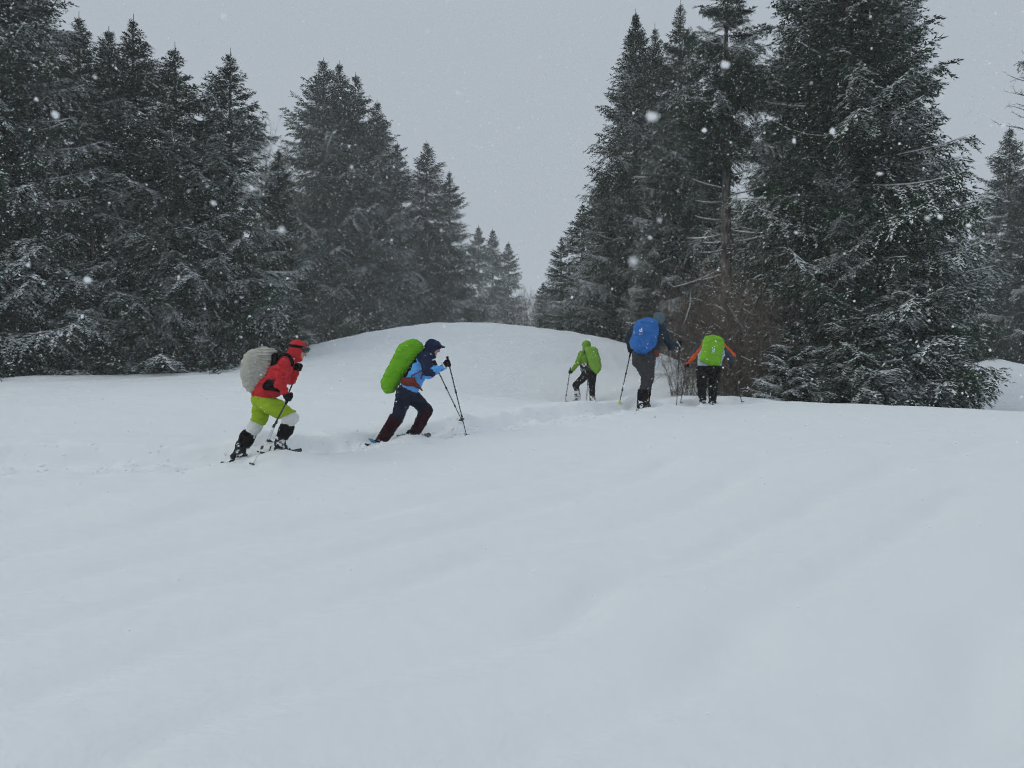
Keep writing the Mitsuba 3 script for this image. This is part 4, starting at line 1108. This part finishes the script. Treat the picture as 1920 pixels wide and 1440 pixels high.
put(P + '__boot', blob(boot_bones(na, ntoe, nheel, .055), .010, .03, wrinkle=.008, freq=16, seed=29), 'mat_snowy_boot')
put(P + '__boot_001', blob(boot_bones(fa, ftoe, fheel, .055), .010, .03, wrinkle=.008, freq=16, seed=30), 'mat_boot')
ntop, ntip = Z(1044, 380, -.21), Z(1253, 1232, .05)
ftop, ftip = Z(899, 425, .20), Z(1206, 1062, .75)
glove(P + '__glove', nw, ng, ntop - ntip, 1)
glove(P + '__glove_001', fw, fg, ftop - ftip, -1)
put(P + '__glove_cuff', blob([(Z(1006, 482, -.22), Z(1013, 478, -.22), .049, .047)], .008, .01, cuts=[(Z(1019, 474, -.22), img_n(40, -25)), (Z(1004, 484, -.22), img_n(-40, 25))]), 'mat_white_cloth')
trekking_pole(ntop, ntip, 'black pole in the near hand of the hiker with the sky blue jacket')
trekking_pole(ftop, ftip, 'black pole in the far hand of the hiker with the sky blue jacket')
feet(ntip, ftip, ntoe, nheel, ftoe, fheel)
B = numbered('backpack')
say(B, 'long backpack under a bright green rain cover, worn by the hiker in sky blue', 'backpack')
cov = pack_mesh(zpoly(650, 600, 5.54, [(695, 197), (735, 203), (780, 235), (804, 275), (800, 322), (762, 362), (702, 442), (652, 522), (592, 622), (552, 672), (512, 722), (480, 756), (415, 766), (374, 725), (361, 640), (375, 598), (410, 530), (470, 410), (530, 292), (560, 250), (620, 220)]), 11.5, -.19, .19, .11, .0095,
                gather=[(650 + 810 / 5.54, 600 + 270 / 5.54, 650 + 520 / 5.54, 600 + 730 / 5.54, .18, 16)], wrinkle=.014, seed=25)
put(B + '__rain_cover', cov, 'mat_green_cover')
put(B + '__pack_body', blob([(Z(770, 360, -.11), Z(600, 630, -.13), .035, .05), (Z(770, 360, .11), Z(600, 630, .13), .035, .05), (Z(690, 490, -.1), Z(690, 490, .1), .05, .05)], .012, .03), 'mat_black_cloth')
put(B + '__hip_belt', blob([(Z(600, 635, -.20), Z(685, 630, -.215), .058, .052), (Z(685, 640, -.215), Z(735, 685, -.17), .048, .028), (Z(735, 685, -.17), Z(785, 732, -.09), .020, .016), (Z(625, 660, -.2), Z(700, 665, -.2), .045, .04)], .010, .02, wrinkle=.008, freq=14, seed=5), 'mat_rust')
put(B + '__load_strap', strap_mesh(curve([Z(668, 585, -.225), Z(725, 555, -.222), Z(782, 527, -.225)], 8), .014, .008, (0, -1, .1)), 'mat_rust')
put(B + '__strap_end', strap_mesh(curve([Z(800, 525, -.24), Z(785, 570, -.235), Z(768, 610, -.225)], 8), .020, .008, (0, -1, .1)), 'mat_rust')
put(B + '__shoulder_strap', strap_mesh(curve([Z(770, 370, -.10), Z(805, 342, -.12), Z(850, 345, -.15), Z(872, 400, -.16)], 14), .05, .012, (-.2, -.8, .7)), 'mat_navy')
for (tt, hh, w) in ((ntoe, nheel, 'rear'), (ftoe, fheel, 'front')):
    S = snowshoe(tt + (0, 0, -.02), hh + (0, 0, -.02), f'black snowshoe with a blue heel plate, {w} foot of the hiker in sky blue')
    f_ = unit(tt - hh); sd_ = unit(np.cross([0, 0, 1.0], f_)); k_ = 0.10 if w == 'rear' else 0.045
    a_, b_ = hh + f_ * .02 + (0, 0, -.004), hh - f_ * 0.13 + (0, 0, k_ - .02)
    put(S + '__heel_plate', blob([(a_ + sd_ * y, b_ + sd_ * y * .8, .011, .009) for y in (-.035, -.012, .012, .035)], .008, .012, pad=.03), 'mat_blue_plastic')

# ---- third: green hooded jacket, seen from behind on the far side of the ridge
Z = zoomer(1030, 600, 7.58, 21.0)
P = numbered('person')
say(P, 'person in a green hooded jacket and black trousers, smallest and farthest of the hikers', 'person')
F3 = unit(np.array([-.55, .83, 0])); L3 = np.array([-.83, -.55, 0])
ns, ne, nw, ng = Z(452, 482, -.08), Z(408, 605, -.12), Z(330, 712, -.10), Z(292, 738, -.10)
fs, fe, fw, fg = Z(600, 480, .12), Z(640, 600, .25), Z(575, 690, .40), Z(555, 705, .44)
nh, nk, na = Z(520, 785, -.06), Z(374, 925, .02), Z(405, 1130, .05)
fh, fk, fa = Z(608, 785, .06), Z(603, 985, .08), Z(612, 1150, .05)
nheel, ntoe = Z(428, 1186, .0), Z(340, 1184, .10)
fheel, ftoe = Z(620, 1198, .0), Z(585, 1198, .18)
hc, hf, hu = Z(527, 362), F3 + (0, 0, -.2), (0, 0, 1)
H3 = head_parts(hc, hf, hu)
body(P, H3, Z(522, 430, .02), Z(530, 530, .02), Z(560, 740, .02), [(ns, ne, nw, ng), (fs, fe, fw, fg)], [(nh, nk, na, ntoe), (fh, fk, fa, ftoe)], -L3)
jb = [(Z(500, 690, -.02), Z(485, 540, -.03), .13, .14), (Z(600, 690, .06), Z(575, 540, .06), .14, .14), (Z(485, 540, -.03), Z(480, 480, -.03), .13, .09), (Z(575, 540, .06), Z(575, 480, .08), .14, .09),
      (Z(520, 440), Z(525, 400), .10, .09)]
put(P + '__sleeve', blob([(ns, ne, .088, .072), (ne, nw, .072, .052)], .012, .03, wrinkle=.015, seed=131), 'mat_green_jacket')
put(P + '__sleeve_001', blob([(fs, fe, .08, .07), (fe, fw, .07, .05)], .012, .03, wrinkle=.015, seed=132), 'mat_green_jacket')
put(P + '__jacket', blob(jb, .013, .04, cuts=[(Z(520, 622), img_n(-.12, 1))], wrinkle=.012, freq=8, seed=31), 'mat_green_jacket')
put(P + '__jacket_hem', blob([(Z(505, 700, -.02), Z(490, 590, -.03), .122, .132), (Z(600, 700, .06), Z(580, 590, .06), .13, .134)], .013, .04, cuts=[(Z(520, 726), img_n(.1, 1)), (Z(520, 620), img_n(.12, -1))], wrinkle=.012, freq=9, seed=32), 'mat_snowy_boot')
put(P + '__hood', hood_mesh(hc, hf, hu, r=.112, length=.03, open_r=.075, drop=.03, seed=34, neck=Z(522, 425), wrinkle=.010, cell=.012), 'mat_green_jacket')
put(P + '__trousers', blob([(Z(520, 750, -.04), Z(610, 750, .06), .125, .13), (nh, nk, .118, .085), (nk, Z(395, 1010, .03), .086, .07), (fh, fk, .122, .085), (fk, Z(612, 1085, .06), .085, .075)], .012, .04, cuts=[(Z(560, 715), img_n(0, -1))], wrinkle=.010, seed=36), 'mat_black_cloth')
leg_piece([Z(388, 985, .03), Z(398, 1060, .04), Z(408, 1140, .05)], [.083, .08, .072], [(Z(388, 998), img_n(-.1, -1))], 'mat_snow_caked', P + '__gaiter', .010, seed=37)
leg_piece([Z(614, 1065, .06), Z(614, 1130, .05), Z(612, 1185, .05)], [.083, .082, .078], [(Z(614, 1078), img_n(0, -1))], 'mat_snow_caked', P + '__gaiter_001', .010, seed=38)
put(P + '__boot', blob(boot_bones(na, ntoe, nheel, .058), .011, .03, wrinkle=.008, freq=16, seed=39), 'mat_snow_caked')
put(P + '__boot_001', blob(boot_bones(fa, ftoe, fheel, .058), .011, .03, wrinkle=.008, freq=16, seed=40), 'mat_snow_caked')
ntop, ntip = Z(299, 676, -.10), Z(219, 1210, -.05)
ftop, ftip = Z(557, 672, .44), Z(525, 1210, .30)
glove(P + '__glove', nw, ng, ntop - ntip, -1)
glove(P + '__glove_001', fw, fg, ftop - ftip, 1)
trekking_pole(ntop, ntip, 'pole held out in the left hand of the small hiker with the green hood', thick=1.2)
trekking_pole(ftop, ftip, 'pole seen between the legs of the small hiker with the green hood', thick=1.2)
feet(ntip, ftip, ntoe, nheel, ftoe, fheel)
B = numbered('backpack')
say(B, 'tilted backpack under a dull green rain cover, on the small hiker with the green hood', 'backpack')
cov = pack_mesh(zpoly(1030, 600, 7.58, [(510, 388), (560, 375), (640, 385), (674, 412), (702, 500), (722, 580), (737, 650), (727, 700), (692, 757), (660, 770), (610, 732), (570, 682), (545, 602), (520, 512), (495, 432)]), 21.0, -.27, .06, .10, .013, wrinkle=.015, seed=35)
put(B + '__rain_cover', cov, 'mat_green_cover_dull')
put(B + '__pack_side', blob([(Z(505, 440, -.10), Z(560, 640, -.06), .035, .05)], .013, .02), 'mat_dark_olive')
put(B + '__hip_belt', blob([(Z(480, 690, -.10), Z(560, 705, -.10), .05, .045)], .012, .02), 'mat_dark_olive')
snowshoe(ntoe + (0, 0, -.02), nheel + (0, 0, -.02), 'snowy snowshoe on the left foot of the small hiker with the green hood')
snowshoe(ftoe + (0, 0, -.02), fheel + (0, 0, -.02), 'sunken snowshoe at the right foot of the small hiker with the green hood')

# ---- fourth: blue pack, slate jacket, leaning to the right
Z = zoomer(1140, 570, 6.546, 14.0)
P = numbered('person')
say(P, 'person in a slate jacket and grey trousers, bent to the right under a blue pack', 'person')
rs, re, rw, rg = Z(655, 322, .02), Z(772, 512, .06), Z(852, 502, .10), Z(884, 482, .10)
ls, le, lw, lg = Z(310, 330, .10), Z(262, 455, .12), Z(268, 545, .26), Z(280, 572, .30)
lh, lk, la = Z(395, 705, -.05), Z(478, 885, .0), Z(432, 1120, .0)
rh, rk, ra = Z(490, 705, .06), Z(505, 885, .14), Z(462, 1110, .22)
lheel, ltoe = Z(392, 1296, -.10), Z(428, 1284, .16)
rheel, rtoe = Z(470, 1230, .10), Z(455, 1268, .34)
hc, hf, hu = Z(622, 192, .03), (.5, .84, -.35), (.15, .1, 1)
H4 = head_parts(hc, hf, hu)
body(P, H4, Z(600, 260, .02), Z(540, 380, .05), Z(440, 680, 0), [(rs, re, rw, rg), (ls, le, lw, lg)], [(lh, lk, la, ltoe), (rh, rk, ra, rtoe)], (1, 0, 0))
jb = [(Z(390, 620, .0), Z(420, 400, .08), .14, .15), (Z(490, 620, .0), Z(580, 400, .04), .14, .15), (Z(420, 400, .08), Z(340, 330, .10), .15, .10), (Z(580, 400, .04), Z(640, 310, .02), .15, .105), (rs, re, .092, .078), (re, rw, .078, .056), (ls, le, .088, .07), (le, lw, .07, .05), (Z(600, 290, .03), Z(615, 240, .03), .10, .085)]
put(P + '__jacket', blob(jb, .012, .04, cuts=[(Z(440, 640), img_n(0, 1))], wrinkle=.024, freq=7.5, seed=41), 'mat_slate_jacket')
put(P + '__jacket_hem', blob([(Z(385, 625, 0), Z(495, 625, 0), .143, .143)], .012, .03, cuts=[(Z(440, 662), img_n(-.02, 1)), (Z(440, 570), img_n(0, -1))], wrinkle=.010, seed=42), 'mat_slate_sleeve')
put(P + '__hat', blob([(q_, p_, a_, b_) for q_, p_, a_, b_ in [(hc + (0, -.01, .035), hc + (.02, .02, .04), .108, .100), (hc + (-.01, -.03, -.04), hc + (.0, 0, -.03), .088, .092)]], .011, .03, wrinkle=.012, freq=12, seed=44), 'mat_teal_hat')
put(P + '__collar', blob([(Z(600, 262, .03), Z(640, 252, .03), .085, .075)], .011, .02, wrinkle=.006), 'mat_slate_jacket')
put(P + '__trousers', blob([(Z(395, 680, -.02), Z(490, 680, .03), .145, .145), (lh, lk, .145, .10), (lk, Z(445, 1060, 0), .100, .088), (rh, rk, .135, .098), (rk, Z(470, 1060, .2), .095, .085)], .012, .04, cuts=[(Z(440, 640), img_n(0, -1))], wrinkle=.022, freq=7, seed=46), 'mat_grey_trousers')
leg_piece([Z(440, 1030, 0), Z(428, 1110, 0), Z(412, 1215, 0)], [.096, .096, .088], [(Z(440, 1050), img_n(.1, -1))], 'mat_black_cloth', P + '__gaiter', .010, .011, seed=47)
leg_piece([Z(474, 1030, .2), Z(462, 1100, .22), Z(462, 1190, .22)], [.09, .088, .08], [(Z(470, 1045), img_n(.1, -1))], 'mat_black_cloth', P + '__gaiter_001', .010, .011, seed=48)
put(P + '__boot', blob(boot_bones(Z(412, 1200, 0), ltoe, lheel, .066), .010, .03, wrinkle=.010, freq=16, seed=49), 'mat_snowy_boot')
put(P + '__boot_001', blob(boot_bones(Z(464, 1185, .2), rtoe, rheel, .060), .010, .03, wrinkle=.010, freq=16, seed=50), 'mat_snowy_boot')
rtop, rtip = Z(882, 446, .10), Z(840, 1290, -.10)
ltop, ltip = Z(288, 545, .30), Z(134, 1246, .30)
glove(P + '__glove', rw, rg, rtop - rtip, 1)
glove(P + '__glove_001', lw, lg, ltop - ltip, -1)
th = np.linspace(0, 2 * np.pi, 17)
rax = unit(rg - rw); e1 = unit(np.cross(rax, [0, 0, 1.0])); e2 = np.cross(rax, e1)
put(P + '__glove_cuff', tubes(np.array([rw + rax * .015 + .050 * (np.cos(x) * e1 + np.sin(x) * e2) for x in th])[None], np.full((1, 17), .011), 8), 'mat_white_cloth')
trekking_pole(rtop, rtip, 'pole with a yellow basket planted right of the hiker with the blue pack', 'mat_yellow_plastic', thick=1.15)
trekking_pole(ltop, ltip, 'pole with a yellow basket planted left of the hiker with the blue pack', 'mat_yellow_plastic', thick=1.15)
feet(rtip, ltip, ltoe, lheel, rtoe)
B = numbered('backpack')
say(B, 'backpack under a blue rain cover with a pale emblem, worn by the bent tall hiker', 'backpack')
cov = pack_mesh(zpoly(1140, 570, 6.546, [(300, 265), (345, 207), (400, 187), (480, 180), (550, 195), (587, 232), (594, 290), (586, 380), (579, 460), (560, 520), (500, 590), (440, 622), (380, 617), (310, 592), (265, 547), (246, 480), (262, 430), (285, 392), (284, 320)]), 14.0, -.36, -.02, .13, .010,
                gather=[(1140 + 250 / 6.546, 570 + 640 / 6.546, 1140 + 590 / 6.546, 570 + 600 / 6.546, .12, 9)], wrinkle=.021, seed=45)
put(B + '__rain_cover', cov, 'mat_blue_cover')
mark_pack(B, cov, Z, Z(362, 340), Z(362, 388), .072)
put(B + '__top_loop', strap_mesh(curve([Z(400, 222, -.33), Z(470, 212, -.34), Z(545, 240, -.33)], 12), .02, .012, (0, -1, .3)), 'mat_blue_cover')
put(B + '__belt_pocket', blob([(Z(578, 590, -.12), Z(600, 625, -.10), .045, .048)], .010, .02, wrinkle=.008), 'mat_rust')
put(B + '__belt_strap', strap_mesh(curve([Z(596, 640, -.12), Z(622, 700, -.11), Z(618, 760, -.11), Z(600, 810, -.11)], 12), .022, .005, (0, -1, 0)), 'mat_pale_blue_cloth')
put(B + '__shoulder_strap', strap_mesh(curve([Z(585, 260, -.10), Z(612, 262, -.05), Z(640, 300, .0), Z(648, 360, .03)], 12), .05, .014, (.3, -.9, .2)), 'mat_rust')
S = snowshoe(ltoe + (0, 0, -.02), lheel + (0, 0, -.02), 'dark snowshoe with its tail swung left under the hiker with the blue pack', roll=.35)
S = snowshoe(rtoe + (0, 0, -.02), rheel + (0, 0, -.02), 'snowshoe with an orange heel loop, lifted behind the leg of the tall hiker', length=.55)
th = np.linspace(-1.7, 1.7, 15)
put(S + '__heel_loop', tubes(np.array([Z(478, 1190, .06) + (.035 * math.cos(x), .02 * math.cos(x), .075 * math.sin(x)) for x in th])[None], np.full((1, 15), .013), 8), 'mat_orange_plastic')

# ---- fifth: lime pack, orange sleeves, seen from behind
Z = zoomer(1140, 570, 6.546, 16.0)
P = numbered('person')
say(P, 'person with orange and slate sleeves, seen from behind with the head hidden by a pack', 'person')
ls, le, lw, lg = Z(1145, 535, .24), Z(1045, 645, .20), Z(975, 725, .22), Z(960, 760, .24)
rs, re, rw, rg = Z(1395, 535, .24), Z(1515, 655, .26), Z(1500, 690, .48), Z(1496, 712, .54)
lh, lk, la = Z(1165, 800, .02), Z(1150, 1000, .05), Z(1160, 1185, .0)
rh, rk, ra = Z(1312, 800, .02), Z(1292, 1000, .14), Z(1278, 1205, .12)
lheel, ltoe = Z(1152, 1282, -.08), Z(1168, 1268, .18)
rheel, rtoe = Z(1275, 1266, .02), Z(1285, 1256, .28)
hc, hf, hu = Z(1285, 490, .56), (.05, .8, -.6), (.0, .6, .8)
H5 = head_parts(hc, hf, hu)
body(P, H5, Z(1280, 520, .42), Z(1275, 590, .30), Z(1240, 760, .05), [(ls, le, lw, lg), (rs, re, rw, rg)], [(lh, lk, la, ltoe), (rh, rk, ra, rtoe)], (1, 0, 0))
put(P + '__hat', blob([(hc + (0, .02, .05), hc + (0, -.02, .05), .10, .10)], .012, .03, wrinkle=.006), 'mat_navy')
put(P + '__jacket', blob([(Z(1180, 740, .03), Z(1180, 600, .24), .135, .14), (Z(1310, 740, .03), Z(1345, 600, .24), .135, .14), (Z(1180, 600, .24), Z(1170, 540, .26), .14, .09), (Z(1345, 600, .24), Z(1375, 540, .26), .145, .095), (Z(1275, 560, .34), Z(1282, 520, .44), .11, .085)], .012, .05, cuts=[(Z(1240, 772), img_n(0, 1))], wrinkle=.012, seed=51), 'mat_pale_blue_cloth')
put(P + '__sleeve', blob([(Z(1155, 525, .24), le, .084, .066), (le, lw, .066, .050)], .012, .03, wrinkle=.011, seed=52), 'mat_orange')
put(P + '__sleeve_001', blob([(rs, re, .080, .072), (re, rw, .070, .055)], .012, .03, wrinkle=.011, seed=53), 'mat_slate_sleeve')
o_ = np.array([-.035, -.01, .045])
put(P + '__sleeve_panel', blob([(Z(1140, 530, .24) + o_, le + o_ * .8, .058, .048), (le + o_ * .8, lw + o_ * .5, .046, .034)], .012, .03, wrinkle=.008, seed=54), 'mat_slate_sleeve')
o_ = np.array([.034, -.012, .046])
put(P + '__sleeve_panel_001', blob([(rs + o_, re + o_, .050, .046), (re + o_, re + o_ * [1, 1, -.2], .046, .040)], .012, .03, wrinkle=.008, seed=55), 'mat_orange')
put(P + '__trousers', blob([(Z(1175, 790, .02), Z(1310, 790, .03), .135, .14), (lh, lk, .140, .098), (lk, la, .098, .075), (rh, rk, .140, .098), (rk, ra, .096, .08)], .012, .03, cuts=[(Z(1240, 755), img_n(0, -1))], wrinkle=.022, freq=7, seed=56), 'mat_black_cloth')
put(P + '__boot', blob(boot_bones(Z(1158, 1195, 0), ltoe, lheel, .066), .010, .03, wrinkle=.008, freq=16, seed=57), 'mat_snow_caked')
put(P + '__boot_001', blob(boot_bones(Z(1278, 1205, .12), rtoe, rheel, .062), .010, .03, wrinkle=.008, freq=16, seed=58), 'mat_snowy_boot')
ltop, ltip = Z(966, 728, .24), Z(886, 1242, .10)
rtop, rtip = Z(1490, 680, .54), Z(1652, 1230, .45)
glove(P + '__glove', lw, lg, ltop - ltip, -1)
glove(P + '__glove_001', rw, rg, rtop - rtip, 1)
trekking_pole(ltop, ltip, 'thin black pole in the left hand of the hiker with orange sleeves', thick=1.2)
trekking_pole(rtop, rtip, 'thin black pole slanting to the right of the hiker with orange sleeves', thick=1.2)
feet(ltip, rtip, ltoe, lheel, rtoe, rheel)
B = numbered('backpack')
say(B, 'backpack under a lime green rain cover with a white emblem, worn with orange sleeves', 'backpack')
cov = pack_mesh(zpoly(1140, 570, 6.546, [(1195, 390), (1250, 383), (1330, 390), (1380, 420), (1404, 470), (1397, 540), (1377, 600), (1366, 680), (1371, 725), (1342, 767), (1290, 757), (1230, 757), (1160, 727), (1103, 692), (1112, 640), (1140, 580), (1139, 520), (1153, 450), (1170, 410)]), 16.0, -.28, .04, .09, .010,
                gather=[(1140 + 1100 / 6.546, 570 + 745 / 6.546, 1140 + 1375 / 6.546, 570 + 790 / 6.546, .16, 8), (1140 + 1400 / 6.546, 570 + 500 / 6.546, 1140 + 1365 / 6.546, 570 + 740 / 6.546, .10, 6)], wrinkle=.020, seed=59)
put(B + '__rain_cover', cov, 'mat_green_cover_pale')
mark_pack(B, cov, Z, Z(1252, 578), Z(1250, 612), .074)
put(B + '__hip_belt', strap_mesh(curve([Z(1350, 700, -.08), Z(1385, 665, -.06), Z(1400, 640, .02)], 8), .03, .01, (0, -1, 0)), 'mat_white_cloth')
snowshoe(ltoe + (0, 0, -.025), lheel + (0, 0, -.025), 'snow-covered snowshoe on the left foot of the hiker with orange sleeves')
snowshoe(rtoe + (0, 0, -.025), rheel + (0, 0, -.025), 'black snowshoe on the right foot of the hiker with orange sleeves')
if __name__ == '__main__' and globals().get('DEBUG_FEET'):
    for f_ in FEET:
        print('foot/tip', np.round(f_, 2), 'ground', round(gz(f_[0], f_[1]), 2), 'above', round(f_[2] - gz(f_[0], f_[1]), 2))
# ------------------------------------------------------------------ broken snow along the trail and the falling flakes
rng = np.random.default_rng(2024)


def lumps(P, R, seed):
    """Small rough chunks: squashed, jittered octahedra-like balls."""
    base = trimesh.creation.icosphere(subdivisions=0)
    V, F = np.array(base.vertices), np.array(base.faces)
    r = np.random.default_rng(seed)
    n = len(P)
    vv = V[None] * (R[:, None] * r.uniform(.7, 1.15, (n, len(V))))[..., None] * np.stack([r.uniform(.7, 1.3, n), r.uniform(.7, 1.3, n), r.uniform(.5, .9, n)], 1)[:, None] + P[:, None]
    return vv.reshape(-1, 3), (F[None] + (np.arange(n) * len(V))[:, None, None]).reshape(-1, 3)


k = rng.integers(0, len(TRAIL_PTS), 2600)
p = TRAIL_PTS[k] + rng.normal(0, 0.26, (2600, 2))
keep = p[:, 0] > -5.2 - 3 * rng.random(2600) ** 2
p = p[keep]
sz = 0.006 + 0.020 * rng.random(len(p)) ** 3
put('broken_snow', lumps(np.column_stack([p, ground_z(p[:, 0], p[:, 1]) + sz * 0.15]), sz, 7), 'mat_snow_branch', smooth=40)
labels['broken_snow'] = {'label': 'small broken clods of snow thrown up along the trodden trail', 'category': 'snow clods', 'kind': 'stuff'}

# flakes: an even scatter through the air in front of and around the hikers; clumped wet flakes of 3 to 12 mm
N = 70000
y = 28 * rng.random(N * 5) ** 0.55
x = rng.uniform(-21, 21, N * 5)
z = rng.uniform(-0.2, 14, N * 5)
ok = (np.abs(x) < y * 0.72 + 1.0) & (z < EYE + y * 0.53 + 0.6) & (y > 0.6)
x, y, z = x[ok][:N], y[ok][:N], z[ok][:N]
yn = 0.28 + 1.3 * rng.random(50) ** 0.6
x, y, z = np.append(x, rng.uniform(-.7, .7, 50) * yn), np.append(y, yn), np.append(z, EYE + rng.uniform(.10, .52, 50) * yn)
up_ = z > ground_z(x, y, False) + 0.05
x, y, z = x[up_], y[up_], z[up_]
size = (0.0040 + 0.0085 * rng.random(len(x)) ** 2.0) * lerp(0.34, 1.3, sstep(0.3, 12, y))
TETRA = (np.array([[0, 0, 1.2], [.95, 0, -.4], [-.48, .82, -.4], [-.48, -.82, -.4]]), np.array([[0, 1, 2], [0, 2, 3], [0, 3, 1], [1, 3, 2]]))
ICO = trimesh.creation.icosphere(subdivisions=0)


def flakes(sel, V, F):
    n, m = int(sel.sum()), len(V)
    st = np.stack([rng.uniform(.7, 1.2, n), rng.uniform(.7, 1.2, n), rng.uniform(.8, 1.7, n)], 1)
    a = rng.uniform(0, 2 * np.pi, n)
    v = V[None] * (size[sel][:, None] * st)[:, None] * rng.uniform(.65, 1.25, (n, m, 1))
    c_, s_ = np.cos(a)[:, None], np.sin(a)[:, None]
    v = np.stack([v[..., 0] * c_ - v[..., 2] * s_, v[..., 1], v[..., 0] * s_ + v[..., 2] * c_], -1) + np.stack([x, y, z], 1)[sel][:, None]
    return v.reshape(-1, 3), (F[None] + (np.arange(n) * m)[:, None, None]).reshape(-1, 3)


diffuse('mat_flake', (0.92, 0.93, 0.94))
put('falling_snow', join(flakes(y >= 8, *TETRA), flakes(y < 8, np.array(ICO.vertices), np.array(ICO.faces))), 'mat_flake', smooth=False)
labels['falling_snow'] = {'label': 'white snowflakes drifting down through the whole air', 'category': 'falling snow', 'kind': 'stuff'}
print('flakes', len(x))
# ------------------------------------------------------------------ the air full of fine snow
zlo, zhi = float(GZ.min()) - 1.0, 26.0
scene['haze'] = {'type': 'cube', 'to_world': T().translate([0, 115, (zlo + zhi) / 2]).scale([232, 187, (zhi - zlo) / 2]),
                 'bsdf': {'type': 'null'}, 'interior': {'type': 'ref', 'id': 'haze_air'}}
labels['haze'] = {'label': 'pale air of falling snow that dims the far trees', 'category': 'haze', 'kind': 'stuff'}
